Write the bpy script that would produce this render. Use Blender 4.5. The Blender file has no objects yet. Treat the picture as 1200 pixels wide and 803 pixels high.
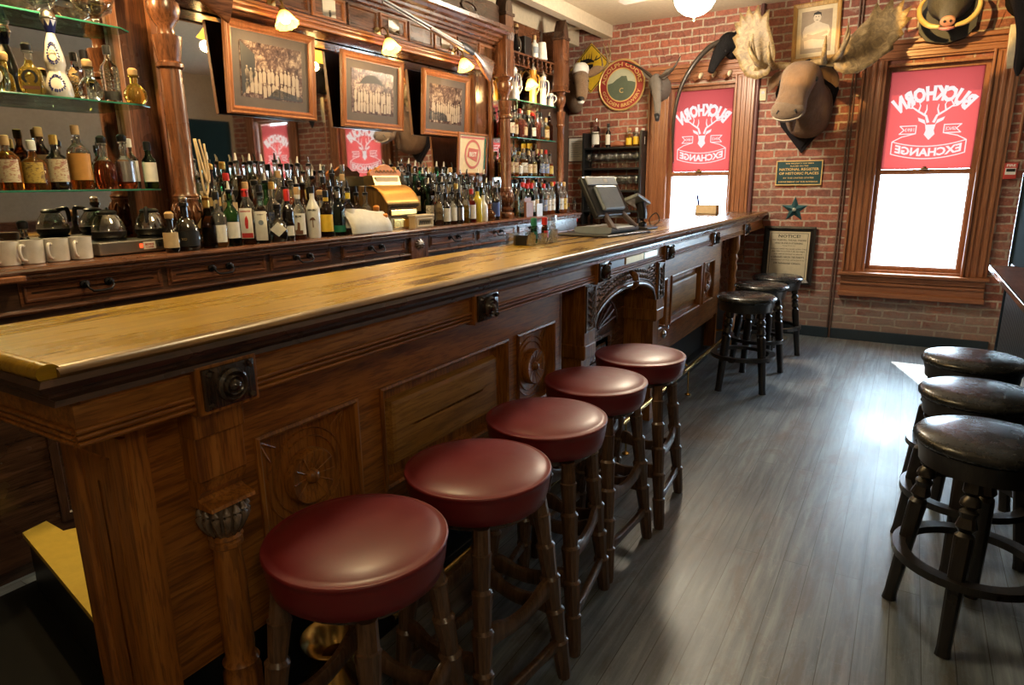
import bpy, bmesh, math, random
from mathutils import Vector, Matrix, noise
random.seed(7)
C = bpy.context.scene.collection
PI = math.pi
V = Vector

# ------------------------------------------------------------------ materials
MATS = {}
class NT:
    def __init__(s, name):
        m = bpy.data.materials.new(name); m.use_nodes = True
        s.m = m; s.t = m.node_tree; s.t.nodes.clear()
        s.out = s.n('ShaderNodeOutputMaterial')
    def n(s, typ, **k):
        nd = s.t.nodes.new(typ)
        for a, v in k.items():
            if a.startswith('i_'):
                nd.inputs[a[2:].replace('_', ' ')].default_value = v
            else: setattr(nd, a, v)
        return nd
    def l(s, a, b): s.t.links.new(a, b)
    def coords(s, scale=(1,1,1), rot=(0,0,0), loc=(0,0,0), gen='Object'):
        tc = s.n('ShaderNodeTexCoord'); mp = s.n('ShaderNodeMapping')
        s.l(tc.outputs[gen], mp.inputs['Vector'])
        mp.inputs['Scale'].default_value = scale; mp.inputs['Rotation'].default_value = rot; mp.inputs['Location'].default_value = loc
        return mp.outputs['Vector']
    def noise(s, vec, scale=5, detail=6, rough=.55, dist=0):
        nd = s.n('ShaderNodeTexNoise'); nd.inputs['Scale'].default_value = scale; nd.inputs['Detail'].default_value = detail
        nd.inputs['Roughness'].default_value = rough; nd.inputs['Distortion'].default_value = dist
        s.l(vec, nd.inputs['Vector']); return nd.outputs['Fac']
    def ramp(s, fac, stops, interp='LINEAR'):
        nd = s.n('ShaderNodeValToRGB'); cr = nd.color_ramp; cr.interpolation = interp
        while len(cr.elements) < len(stops): cr.elements.new(.5)
        for e, (p, c) in zip(cr.elements, stops):
            e.position = p; e.color = (*c, 1) if len(c) == 3 else c
        s.l(fac, nd.inputs['Fac']); return nd.outputs['Color']
    def mix(s, fac, a, b, mode='MIX'):
        nd = s.n('ShaderNodeMix', data_type='RGBA', blend_type=mode)
        for x, i in ((fac, 0), (a, 6), (b, 7)):
            if hasattr(x, 'is_linked') or hasattr(x, 'links'): s.l(x, nd.inputs[i])
            else: nd.inputs[i].default_value = (*x, 1) if isinstance(x, tuple) and len(x) == 3 else x
        return nd.outputs[2]
    def math(s, op, a, b=0.0):
        nd = s.n('ShaderNodeMath', operation=op)
        for x, i in ((a, 0), (b, 1)):
            if hasattr(x, 'links'): s.l(x, nd.inputs[i])
            else: nd.inputs[i].default_value = x
        return nd.outputs[0]
    def bsdf(s, col, rough=.5, metal=0, spec=.5, coat=0, bump=None, bstr=.3, bdist=.002, **k):
        p = s.n('ShaderNodeBsdfPrincipled')
        for key, x in (('Base Color', col), ('Roughness', rough), ('Metallic', metal), ('Specular IOR Level', spec), ('Coat Weight', coat)):
            if hasattr(x, 'links'): s.l(x, p.inputs[key])
            else: p.inputs[key].default_value = (*x, 1) if isinstance(x, tuple) and len(x) == 3 else x
        for key, x in k.items(): p.inputs[key.replace('_', ' ')].default_value = x
        if bump is not None:
            b = s.n('ShaderNodeBump'); b.inputs['Strength'].default_value = bstr; b.inputs['Distance'].default_value = bdist
            s.l(bump, b.inputs['Height']); s.l(b.outputs[0], p.inputs['Normal'])
        s.l(p.outputs[0], s.out.inputs[0]); return p

def plain(name, col, rough=.5, metal=0, spec=.5, coat=0, **k):
    if name in MATS: return MATS[name]
    t = NT(name); v = t.coords(); f = t.noise(v, 30, 3)
    c = t.mix(f, tuple(x*.82 for x in col), tuple(min(1, x*1.15) for x in col))
    t.bsdf(c, rough, metal, spec, coat, **k); MATS[name] = t.m; return t.m

def wood(name, dark, mid, light, axis='Y', rough=.32, coat=.15, scale=1.0):
    if name in MATS: return MATS[name]
    t = NT(name)
    sc = {'X': (2, 26, 26), 'Y': (26, 2, 26), 'Z': (26, 26, 2)}[axis]
    v = t.coords(tuple(x*scale for x in sc)); a = t.noise(v, 1.0, 8, .62, .6)
    v2 = t.coords((3, 3, 3)); b = t.noise(v2, 1.0, 4)
    v3 = t.coords(tuple(x*scale*5 for x in sc)); g = t.noise(v3, 1.0, 3)
    c = t.ramp(a, [(.3, dark), (.5, mid), (.72, light)])
    c = t.mix(t.ramp(b, [(.35, (0, 0, 0)), (.7, (.45, .45, .45))]), c, mid)
    c = t.mix(t.ramp(g, [(.42, (.5, .5, .5)), (.5, (0, 0, 0))]), c, dark)
    r = t.math('ADD', t.math('MULTIPLY', b, .25), rough-.1)
    t.bsdf(c, r, coat=coat, bump=a, bstr=.25, bdist=.001, Coat_Roughness=.25)
    MATS[name] = t.m; return t.m

def M_glass(name, tint=(1, 1, 1), rough=0.02, ior=1.33):
    if name in MATS: return MATS[name]
    t = NT(name); t.bsdf(tint, rough, Transmission_Weight=1.0, IOR=ior); MATS[name] = t.m; return t.m

def M_bottle(name, glass, liquid, fill):
    """clear glass above the fill line, coloured drink below it (object z)"""
    if name in MATS: return MATS[name]
    t = NT(name); tc = t.n('ShaderNodeTexCoord'); sp = t.n('ShaderNodeSeparateXYZ'); t.l(tc.outputs['Object'], sp.inputs[0])
    f = t.math('GREATER_THAN', sp.outputs[2], fill)
    c = t.mix(f, liquid, glass)
    t.bsdf(c, .03, Transmission_Weight=.93, IOR=1.36); MATS[name] = t.m; return t.m

OAK = ((.10, .030, .006), (.37, .138, .022), (.54, .23, .046))
ORANGE = ((.20, .075, .034), (.30, .118, .052), (.39, .17, .08))
DARK = ((.015, .008, .006), (.065, .032, .020), (.13, .065, .038))
MAH = ((.035, .012, .006), (.155, .058, .026), (.27, .108, .048))
oakY = wood('oak_y', *OAK, 'Y'); oakZ = wood('oak_z', *OAK, 'Z'); oakX = wood('oak_x', *OAK, 'X')
orY = wood('orange_y', *ORANGE, 'Y', coat=.05, scale=1.7); orZ = wood('orange_z', *ORANGE, 'Z', coat=.05, scale=1.7); orX = wood('orange_x', *ORANGE, 'X', coat=.05, scale=1.7)
dkY = wood('dark_y', *DARK, 'Y', rough=.25, coat=.35); dkZ = wood('dark_z', *DARK, 'Z', rough=.28, coat=.3); dkX = wood('dark_x', *DARK, 'X', rough=.25, coat=.3)
mhY = wood('mah_y', *MAH, 'Y', rough=.25, coat=.4); mhZ = wood('mah_z', *MAH, 'Z', rough=.25, coat=.4); mhX = wood('mah_x', *MAH, 'X', rough=.25, coat=.4)
blackwood = wood('blackwood', (.006, .005, .005), (.018, .015, .014), (.04, .034, .03), 'Z', rough=.28, coat=.3)

def m_bartop():
    t = NT('bar_top_worn')
    v = t.coords((9, 1.2, 9)); a = t.noise(v, 1.0, 9, .62, .8)
    v2 = t.coords((60, 3, 60)); g = t.noise(v2, 1.0, 4)
    v3 = t.coords((1.2, .5, 1)); b = t.noise(v3, 1.5, 3)
    worn = t.ramp(g, [(.3, (.28, .155, .010)), (.55, (.43, .26, .018)), (.8, (.52, .34, .045))])
    old = t.ramp(g, [(.3, (.07, .030, .010)), (.7, (.16, .075, .028))])
    tc = t.n('ShaderNodeTexCoord'); sp = t.n('ShaderNodeSeparateXYZ'); t.l(tc.outputs['Object'], sp.inputs[0])
    grad = t.math('MULTIPLY', sp.outputs[1], .065)
    m = t.math('ADD', t.math('ADD', a, t.math('MULTIPLY', b, .35)), grad)
    f = t.ramp(m, [(.635, (0, 0, 0)), (.67, (1, 1, 1))])
    c = t.mix(f, worn, old)
    r = t.ramp(a, [(.4, (.34, .34, .34)), (.65, (.2, .2, .2))])
    t.bsdf(c, r, coat=.18, bump=g, bstr=.15, bdist=.0008, Coat_Roughness=.15); return t.m
bartop_m = m_bartop()

def m_brick():
    t = NT('old_brick'); v = t.coords((1, 1, 1), (PI/2, 0, 0))
    vv = t.coords((3, 3, 3)); nz = t.n('ShaderNodeTexNoise'); nz.inputs['Scale'].default_value = 3.0
    t.l(vv, nz.inputs['Vector'])
    off = t.n('ShaderNodeVectorMath', operation='SCALE'); t.l(nz.outputs['Color'], off.inputs[0]); off.inputs['Scale'].default_value = .022
    add = t.n('ShaderNodeVectorMath', operation='ADD'); t.l(v, add.inputs[0]); t.l(off.outputs[0], add.inputs[1])
    b = t.n('ShaderNodeTexBrick'); t.l(add.outputs[0], b.inputs['Vector'])
    b.inputs['Scale'].default_value = 1; b.inputs['Brick Width'].default_value = .215; b.inputs['Row Height'].default_value = .074
    b.inputs['Mortar Size'].default_value = .009; b.inputs['Mortar Smooth'].default_value = .3; b.inputs['Bias'].default_value = -.1
    b.inputs['Color1'].default_value = (.46, .15, .095, 1); b.inputs['Color2'].default_value = (.25, .085, .065, 1)
    b.inputs['Mortar'].default_value = (.56, .46, .36, 1)
    n1 = t.noise(t.coords((1, 1, 1)), 2.2, 5); n2 = t.noise(t.coords((1, 1, 1)), 40, 5, .7)
    c = t.mix(t.ramp(n1, [(.5, (0, 0, 0)), (.72, (.5, .5, .5))]), b.outputs['Color'], (.20, .15, .125))
    c = t.mix(.6, c, t.ramp(n2, [(.35, (.3, .3, .32)), (.65, (1, .95, .9))]), 'MULTIPLY')
    n3 = t.noise(t.coords((1, 1, 1.6)), 5, 8, .75)
    c = t.mix(t.ramp(n3, [(.56, (0, 0, 0)), (.66, (.55, .55, .55))]), c, (.48, .40, .33))
    tc = t.n('ShaderNodeTexCoord'); sp = t.n('ShaderNodeSeparateXYZ'); t.l(tc.outputs['Object'], sp.inputs[0])
    gm = t.math('SUBTRACT', t.math('ADD', n3, .25), t.math('MULTIPLY', sp.outputs[2], .55))
    c = t.mix(t.ramp(gm, [(.42, (0, 0, 0)), (.60, (.6, .6, .6))]), c, (.26, .23, .20))
    h = t.math('SUBTRACT', t.math('MULTIPLY', n2, .3), b.outputs['Fac'])
    t.bsdf(c, .72, bump=h, bstr=.8, bdist=.006); return t.m
brick_m = m_brick()

def m_floor():
    t = NT('worn_plank_floor'); v = t.coords((1, 1, 1), (0, 0, PI/2))
    b = t.n('ShaderNodeTexBrick'); t.l(v, b.inputs['Vector'])
    b.offset = .37; b.inputs['Scale'].default_value = 1; b.inputs['Brick Width'].default_value = 2.6; b.inputs['Row Height'].default_value = .095
    b.inputs['Mortar Size'].default_value = .0016; b.inputs['Mortar Smooth'].default_value = .2
    b.inputs['Color1'].default_value = (.2, .2, .2, 1); b.inputs['Color2'].default_value = (.85, .85, .85, 1); b.inputs['Mortar'].default_value = (0, 0, 0, 1)
    g = t.noise(t.coords((34, 2.0, 1)), 1, 9, .65, .5); w = t.noise(t.coords((1, .6, 1)), 1.6, 6, .6); s = t.noise(t.coords((1, 1, 1)), 60, 4, .7)
    grain = t.ramp(g, [(.3, (.075, .095, .115)), (.5, (.19, .232, .27)), (.72, (.35, .41, .46))])
    warm = t.ramp(g, [(.3, (.11, .075, .05)), (.7, (.34, .24, .17))])
    c = t.mix(t.ramp(w, [(.52, (0, 0, 0)), (.66, (.8, .8, .8))]), grain, warm)
    blot = t.noise(t.coords((3.2, 1.1, 1)), 1.5, 9, .72, 1.2)
    c = t.mix(t.ramp(blot, [(.50, (0, 0, 0)), (.62, (.55, .55, .55))]), c, (.13, .085, .055))
    spk = t.noise(t.coords((1, 1, 1)), 24, 10, .85, 2.0)
    c = t.mix(t.ramp(spk, [(.55, (0, 0, 0)), (.66, (.5, .5, .5))]), c, (.46, .50, .54))
    c = t.mix(.4, c, b.outputs['Color'], 'MULTIPLY')
    c = t.mix(t.math('MULTIPLY', b.outputs['Fac'], .85), c, (.008, .007, .006))
    c = t.mix(t.ramp(s, [(.6, (0, 0, 0)), (.75, (.25, .25, .25))]), c, (.28, .28, .28))
    r = t.ramp(w, [(.3, (.30, .30, .30)), (.7, (.48, .48, .48))])
    h = t.math('SUBTRACT', g, t.math('MULTIPLY', b.outputs['Fac'], 2.0))
    t.bsdf(c, r, spec=.6, coat=.35, bump=h, bstr=.35, bdist=.0015, Coat_Roughness=.42); return t.m
floor_m = m_floor()

def m_leather(name, col, rough=.3, worn=None):
    t = NT(name); n = t.noise(t.coords(), 220, 3); n2 = t.noise(t.coords(), 9, 6, .7)
    c = t.mix(n2, tuple(x*.75 for x in col), tuple(x*1.25 for x in col))
    if worn:
        n3 = t.noise(t.coords(), 28, 10, .8, 1.5)
        c = t.mix(t.ramp(n3, [(.55, (0, 0, 0)), (.62, (.6, .6, .6))]), c, worn)
    r = t.ramp(n2, [(.3, (rough-.06,)*3), (.7, (rough+.1,)*3)])
    t.bsdf(c, r, coat=.18, bump=n, bstr=.12, bdist=.0005, Coat_Roughness=.25); return t.m
red_leather = m_leather('oxblood_vinyl', (.17, .010, .014), .40)
black_leather = m_leather('black_vinyl', (.018, .02, .023), .24, worn=(.10, .10, .10))

def m_fur(name, a, b, scale=1.0, sheen=.2):
    t = NT(name); n = t.noise(t.coords((14*scale, 14*scale, 4*scale)), 2, 8, .8, .8); n2 = t.noise(t.coords(), 3*scale, 4)
    c = t.mix(n, a, b); c = t.mix(t.ramp(n2, [(.4, (0, 0, 0)), (.7, (.6, .6, .6))]), c, a)
    t.bsdf(c, .8, spec=.2, bump=n, bstr=1.0, bdist=.02, Sheen_Weight=sheen); return t.m
moose_fur = m_fur('moose_fur', (.07, .035, .022), (.34, .20, .10)); muzzle_fur = m_fur('muzzle_fur', (.12, .075, .045), (.30, .2, .12), 2)
deer_fur = m_fur('deer_fur', (.13, .075, .04), (.46, .29, .17), 2); black_fur = m_fur('black_fur', (.005, .005, .006), (.022, .020, .022), 2, 0)
grey_fur = m_fur('grey_fur', (.11, .09, .075), (.27, .23, .19), 2)
def m_antler():
    t = NT('antler_bone'); n = t.noise(t.coords((6, 6, 6)), 3, 8, .7, 1.0)
    t.bsdf(t.ramp(n, [(.32, (.07, .045, .022)), (.52, (.22, .145, .06)), (.72, (.42, .30, .15))]), .5, bump=n, bstr=.6, bdist=.006); return t.m
antler_m = m_antler()
horn_m = plain('dark_horn', (.035, .026, .02), .3); tusk_m = plain('tusk', (.62, .45, .17), .3)
brass = plain('brass', (.65, .42, .13), .25, 1.0); oldbrass = plain('old_brass', (.30, .21, .09), .34, 1.0)
chrome = plain('chrome', (.7, .7, .72), .15, 1.0); steel = plain('brushed_steel', (.42, .40, .36), .35, 1.0)
iron = plain('dark_iron', (.03, .03, .035), .35, .8); blackplastic = plain('black_plastic', (.012, .013, .015), .3)
greyplastic = plain('grey_plastic', (.26, .31, .37), .35); white_ceramic = plain('white_ceramic', (.72, .70, .66), .15, coat=.5)
paper = plain('paper', (.78, .77, .72), .8); cream = plain('cream_paint', (.72, .60, .40), .7); blackpaint = plain('black_paint', (.010, .012, .014), .35)
ink = plain('ink_black', (.012, .012, .014), .5); goldp = plain('gold_print', (.72, .50, .20), .4, .3); redp = plain('red_print', (.5, .03, .03), .5)
whitep = plain('white_print', (.85, .84, .80), .6); bluep = plain('cobalt_print', (.012, .02, .14), .3); yellowp = plain('yellow_print', (.80, .52, .04), .5)
bluelab = plain('blue_label', (.05, .09, .30), .5); greenlab = plain('green_label', (.02, .2, .12), .5); cork = plain('cork', (.50, .33, .16), .8)
orangecap = plain('orange_cap', (.75, .28, .06), .4); silver = plain('silver_cap', (.6, .6, .6), .25, 1.0); goldfoil = plain('gold_foil', (.75, .48, .13), .3, .9)
yellowcap = plain('yellow_cap', (.8, .6, .05), .4); redcap = plain('red_cap', (.55, .03, .025), .35); lightbluecap = plain('light_blue_wax', (.25, .52, .68), .5)
signyellow = plain('sign_yellow', (.72, .47, .03), .4); teal_iron = plain('teal_iron', (.03, .10, .12), .5, .4)
olive = plain('green_mountain', (.10, .13, .09), .6); signred = plain('sign_red', (.33, .035, .03), .45); sky_print = plain('sky_print', (.45, .46, .34), .6)
plaque_blue = plain('plaque_teal', (.015, .06, .075), .35, .3); tanp = plain('tan_paper', (.62, .47, .28), .8)
yellowtop = plain('yellow_top_paint', (.55, .40, .06), .5)
matgrey = plain('mat_board', (.075, .062, .062), .7); dirt_green = plain('green_glass_edge', (.03, .18, .12), .2)

def m_photo():
    t = NT('old_photograph'); n = t.noise(t.coords((1, 1, 1)), 22, 9, .75, .4); n2 = t.noise(t.coords(), 5, 2)
    c = t.ramp(n, [(.36, (.02, .012, .012)), (.50, (.08, .05, .048)), (.60, (.26, .20, .17)), (.72, (.50, .42, .34))], 'LINEAR')
    t.bsdf(c, .25); return t.m
photo_m = m_photo()
def m_mirror():
    t = NT('old_mirror'); n = t.noise(t.coords(), 6, 8, .75)
    c = t.ramp(n, [(.3, (.80, .78, .72)), (.65, (.66, .64, .58))])
    t.bsdf(c, .025, metal=1); return t.m
mirror_m = m_mirror()
def emit(name, col, s):
    if name in MATS: return MATS[name]
    t = NT(name); e = t.n('ShaderNodeEmission'); e.inputs[0].default_value = (*col, 1); e.inputs[1].default_value = s
    t.l(e.outputs[0], t.out.inputs[0]); MATS[name] = t.m; return t.m
def translucent(name, col):
    t = NT(name); a = t.n('ShaderNodeBsdfTranslucent'); b = t.n('ShaderNodeBsdfDiffuse'); mx = t.n('ShaderNodeMixShader')
    a.inputs[0].default_value = (*col, 1); b.inputs[0].default_value = (*[min(1, x*2) for x in col], 1); mx.inputs[0].default_value = .25
    t.l(a.outputs[0], mx.inputs[1]); t.l(b.outputs[0], mx.inputs[2]); t.l(mx.outputs[0], t.out.inputs[0]); MATS[name] = t.m; return t.m
SKY = 18.0
poster_red = translucent('poster_red', (.098, .0128, .0108)); poster_white_glow = emit('poster_white_emission', (1, .93, .92), .68)  # white print glows by itself, standing in for daylight passing through it
def m_pane():
    t = NT('window_glass'); a = t.n('ShaderNodeBsdfTransparent'); g = t.n('ShaderNodeBsdfGlossy'); mx = t.n('ShaderNodeMixShader')
    g.inputs['Roughness'].default_value = .02; mx.inputs[0].default_value = .06; a.inputs[0].default_value = (.96, .98, .97, 1)
    t.l(a.outputs[0], mx.inputs[1]); t.l(g.outputs[0], mx.inputs[2]); t.l(mx.outputs[0], t.out.inputs[0]); return t.m
pane_m = m_pane()
def m_thin(name, tint, gl=.20):
    t = NT(name); a = t.n('ShaderNodeBsdfTransparent'); g = t.n('ShaderNodeBsdfGlossy'); mx = t.n('ShaderNodeMixShader'); lw = t.n('ShaderNodeLayerWeight')
    lw.inputs[0].default_value = .35; g.inputs['Roughness'].default_value = .04; a.inputs[0].default_value = (*tint, 1)
    f = t.math('ADD', t.math('MULTIPLY', lw.outputs['Facing'], .55), gl)
    t.l(f, mx.inputs[0]); t.l(a.outputs[0], mx.inputs[1]); t.l(g.outputs[0], mx.inputs[2]); t.l(mx.outputs[0], t.out.inputs[0]); return t.m
thin_glass = m_thin('thin_drinking_glass', (.93, .95, .94)); shelf_glass = m_thin('green_shelf_glass', (.62, .84, .74), .1)
ceil_m = plain('ceiling_plaster', (.62, .53, .40), .8)

# ------------------------------------------------------------------ geometry
class MB:
    def __init__(s): s.b = bmesh.new(); s.smooth = False
    def box(s, x0, x1, y0, y1, z0, z1, bev=0):
        t = bmesh.new()
        bmesh.ops.create_cube(t, size=1)
        for v in t.verts: v.co = V(((x0+x1)/2+v.co.x*(x1-x0), (y0+y1)/2+v.co.y*(y1-y0), (z0+z1)/2+v.co.z*(z1-z0)))
        if bev: bmesh.ops.bevel(t, geom=list(t.edges), offset=bev, segments=2, affect='EDGES', profile=.5)
        s.merge(t); return s
    def merge(s, t, M=None):
        me = bpy.data.meshes.new('x'); t.to_mesh(me); t.free()
        if M is not None: me.transform(M)
        s.b.from_mesh(me); bpy.data.meshes.remove(me)
    def faces(s, verts, faces):
        vs = [s.b.verts.new(v) for v in verts]
        for f in faces:
            try: s.b.faces.new([vs[i] for i in f])
            except ValueError: pass
        return s
    def lathe(s, prof, seg=24, M=None, cap=True):
        """prof: list of (r, z)"""
        vs, fs = [], []
        n = len(prof)
        for r, z in prof:
            for k in range(seg):
                a = 2*PI*k/seg; vs.append(V((r*math.cos(a), r*math.sin(a), z)))
        for i in range(n-1):
            for k in range(seg):
                a, b2 = i*seg+k, i*seg+(k+1) % seg
                fs.append((a, b2, b2+seg, a+seg))
        if cap:
            if prof[0][0] > 1e-5: fs.append(tuple(range(seg))[::-1])
            if prof[-1][0] > 1e-5: fs.append(tuple((n-1)*seg+k for k in range(seg)))
        if M is not None: vs = [M @ v for v in vs]
        return s.faces(vs, fs)
    def loft(s, pts, rad, seg=12, up=(0, 0, 1), cap=True, power=2.0, sub=0):
        """sweep an ellipse (ra sideways, rb along up) through pts"""
        pts = [V(p) for p in pts]; rad = [(r, r) if not isinstance(r, tuple) else r for r in rad]
        if sub:
            P, R = [], []
            n = len(pts)
            for i in range(n-1):
                p0, p1, p2, p3 = pts[max(i-1, 0)], pts[i], pts[i+1], pts[min(i+2, n-1)]
                r0, r1, r2, r3 = rad[max(i-1, 0)], rad[i], rad[i+1], rad[min(i+2, n-1)]
                for k in range(sub):
                    t = k/sub
                    f = lambda a, b, c, d: .5*((2*b)+(c-a)*t+(2*a-5*b+4*c-d)*t*t+(3*b-a-3*c+d)*t**3)
                    P.append(V([f(p0[j], p1[j], p2[j], p3[j]) for j in range(3)]))
                    R.append(tuple(max(.0005, f(r0[j], r1[j], r2[j], r3[j])) for j in range(2)))
            P.append(pts[-1]); R.append(rad[-1]); pts, rad = P, R
        n = len(pts); vs, fs = [], []
        upv = V(up)
        for i in range(n):
            d = (pts[min(i+1, n-1)]-pts[max(i-1, 0)]).normalized()
            side = d.cross(upv)
            if side.length < 1e-3: side = d.cross(V((1, .01, 0)))
            side.normalize(); u = side.cross(d).normalized()
            for k in range(seg):
                a = 2*PI*k/seg; ca, sa = math.cos(a), math.sin(a)
                ca = math.copysign(abs(ca)**(2/power), ca); sa = math.copysign(abs(sa)**(2/power), sa)
                vs.append(pts[i]+side*rad[i][0]*ca+u*rad[i][1]*sa)
        for i in range(n-1):
            for k in range(seg):
                a, b2 = i*seg+k, i*seg+(k+1) % seg
                fs.append((a, b2, b2+seg, a+seg))
        if cap: fs.append(tuple(range(seg))[::-1]); fs.append(tuple((n-1)*seg+k for k in range(seg)))
        return s.faces(vs, fs)
    def prism(s, poly, d, M=None):
        """poly in XY extruded by d along z, then M"""
        n = len(poly)
        vs = [V((x, y, 0)) for x, y in poly]+[V((x, y, d)) for x, y in poly]
        if M is not None: vs = [M @ v for v in vs]
        fs = [tuple(range(n))[::-1], tuple(range(n, 2*n))]+[(i, (i+1) % n, n+(i+1) % n, n+i) for i in range(n)]
        return s.faces(vs, fs)
    def sweep_rect(s, prof, w, h, M):
        """mitred frame: prof list of (inset, height) walked from outer to inner around a w x h rectangle centred on 0, normal +z"""
        vs, fs = [], []
        n = len(prof)
        for ins, z in prof:
            x, y = w/2-ins, h/2-ins
            vs += [V((-x, -y, z)), V((x, -y, z)), V((x, y, z)), V((-x, y, z))]
        for i in range(n-1):
            for k in range(4):
                a, b2 = i*4+k, i*4+(k+1) % 4
                fs.append((a, b2, b2+4, a+4))
        vs = [M @ v for v in vs]
        return s.faces(vs, fs)
    def build(s, name, mat, parent=None, smooth=False, loc=None):
        bmesh.ops.recalc_face_normals(s.b, faces=s.b.faces)
        me = bpy.data.meshes.new(name); s.b.to_mesh(me); s.b.free()
        me.materials.append(mat)
        o = bpy.data.objects.new(name, me); C.objects.link(o)
        if smooth:
            for p in me.polygons: p.use_smooth = True
            if smooth != 'all': me.set_sharp_from_angle(angle=math.radians(42 if smooth is True else smooth))
        if parent: o.parent = parent
        if loc is not None: o.location = loc
        return o

def T(x, y, z): return Matrix.Translation((x, y, z))
def R(a, ax): return Matrix.Rotation(a, 4, ax)
FX = R(PI/2, 'Z') @ R(PI/2, 'X')          # local x->+Y, y->+Z, z->+X : things facing +X
FY = Matrix(((1, 0, 0, 0), (0, 0, -1, 0), (0, 1, 0, 0), (0, 0, 0, 1)))   # x->+X, y->+Z, z->-Y : things facing -Y

def tag(o, label, cat, group=None, kind=None):
    if kind: o['kind'] = kind
    if label: o['label'] = label
    if cat: o['category'] = cat
    if group: o['group'] = group
    return o
def thing(name, label, cat, loc=(0, 0, 0), rz=0, group=None):
    o = bpy.data.objects.new(name, None); C.objects.link(o); o.location = loc; o.rotation_euler = (0, 0, rz)
    return tag(o, label, cat, group)
def struct(o): o['kind'] = 'structure'; return o
def kids(o): return [c for c in ALLK.get(o.name, [])]
ALLK = {}
def dup(src, loc, rz=None, label=None, group=None, scale=None):
    def rec(o, par):
        c = o.copy(); C.objects.link(c)
        if par: c.parent = par
        for ch in list(o.children): rec(ch, c)
        return c
    c = rec(src, None); c.location = loc
    if rz is not None: c.rotation_euler = (0, 0, rz)
    if scale: c.scale = scale if isinstance(scale, tuple) else (scale,)*3
    if label: c['label'] = label
    if group: c['group'] = group
    return c

def text(s, size, mat, parent, M, name='lettering', width=None, height=None, fn=None, d=.0006, bold=0.0, mirror=False):
    cu = bpy.data.curves.new('t', 'FONT'); cu.body = s; cu.size = size; cu.align_x = 'CENTER'; cu.align_y = 'CENTER'
    cu.offset = bold; cu.extrude = d/2; cu.resolution_u = 2
    ob = bpy.data.objects.new('t', cu); C.objects.link(ob)
    bpy.context.view_layer.update()
    me = bpy.data.meshes.new_from_object(ob.evaluated_get(bpy.context.evaluated_depsgraph_get()))
    bpy.data.objects.remove(ob); bpy.data.curves.remove(cu)
    xs = [v.co.x for v in me.vertices]; ys = [v.co.y for v in me.vertices]
    cx, cy = (max(xs)+min(xs))/2, (max(ys)+min(ys))/2
    sx = width/(max(xs)-min(xs)) if width else 1; sy = height/(max(ys)-min(ys)) if height else (sx if width else 1)
    for v in me.vertices:
        x, y, z = (v.co.x-cx)*sx, (v.co.y-cy)*sy, v.co.z
        if mirror: x = -x
        v.co = M @ (fn(x, y, z) if fn else V((x, y, z)))
    me.materials.clear(); me.materials.append(mat); me.name = name
    o = bpy.data.objects.new(name, me); C.objects.link(o)
    if parent: o.parent = parent
    return o

# ------------------------------------------------------------------ constants
W = 6.96           # front brick wall
WX = -3.40         # wall behind back bar
XM = -3.24         # mirror plane
ZT = 1.20          # bar top
ZC = 1.215         # back bar counter
RX = 2.7           # right wall
YB = -2.2
# ------------------------------------------------------------------ room shell
struct(MB().box(-3.6, RX+.2, YB-.2, W+.3, -.1, 0).build('floor', floor_m))
CZ = 3.10
mb = MB(); mb.box(-2.9, RX+.2, YB-.2, W+.3, CZ, CZ+.1); mb.box(-3.0, -2.9, YB-.2, W-.0, 2.98, CZ+.3); mb.box(-3.6, -3.0, YB-.2, W+.3, CZ+.2, CZ+.3)
struct(mb.build('ceiling', ceil_m))
struct(MB().box(-3.4, -3.27, YB, W-.02, 2.93, CZ+.2, .01).build('trim_1', ceil_m))
struct(MB().box(-3.4, -3.0, W-.5, W-.36, 3.02, CZ+.2, .01).build('trim_2', ceil_m))
plaster_dark = plain('dark_plaster', (.10, .06, .045), .8)
struct(MB().box(-3.6, WX, YB-.2, W+.3, 0, CZ+.3).build('wall_left', plaster_dark))
wallb = plain('tan_plaster', (.40, .32, .23), .85)
struct(MB().box(-3.6, RX+.2, YB-.3, YB-.2, 0, CZ+.3).build('wall_back', wallb))
struct(MB().box(RX, RX+.2, YB-.2, W+.3, 0, CZ+.3).build('wall_right', wallb))
struct(MB().box(RX-.03, RX, YB, W-.01, 0, 1.1, .004).box(RX-.06, RX, YB, W-.01, 1.08, 1.12, .004).build('trim_5', mhY))
# front wall with openings (x0,x1,z0,z1)
OPEN = [(-2.27, -1.57, .86, 2.45), (-.33, .46, .66, 2.47), (1.45, 2.2, .66, 2.47)]
mb = MB(); xs = [-3.6]
for o in OPEN: xs += [o[0], o[1]]
xs.append(RX+.2)
for i in range(0, len(xs), 2): mb.box(xs[i], xs[i+1], W, W+.3, 0, CZ+.3)
for x0, x1, z0, z1 in OPEN: mb.box(x0, x1, W, W+.3, 0, z0); mb.box(x0, x1, W, W+.3, z1, CZ+.3)
struct(mb.build('wall_front', brick_m))
struct(MB().box(-.54, .72, W-.03, W, 0, .10, .004).box(-1.6, -.56, W-.03, W, 0, .10, .004).build('baseboard_front', plain('blue_grey_paint', (.015, .03, .045), .5)))

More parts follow.
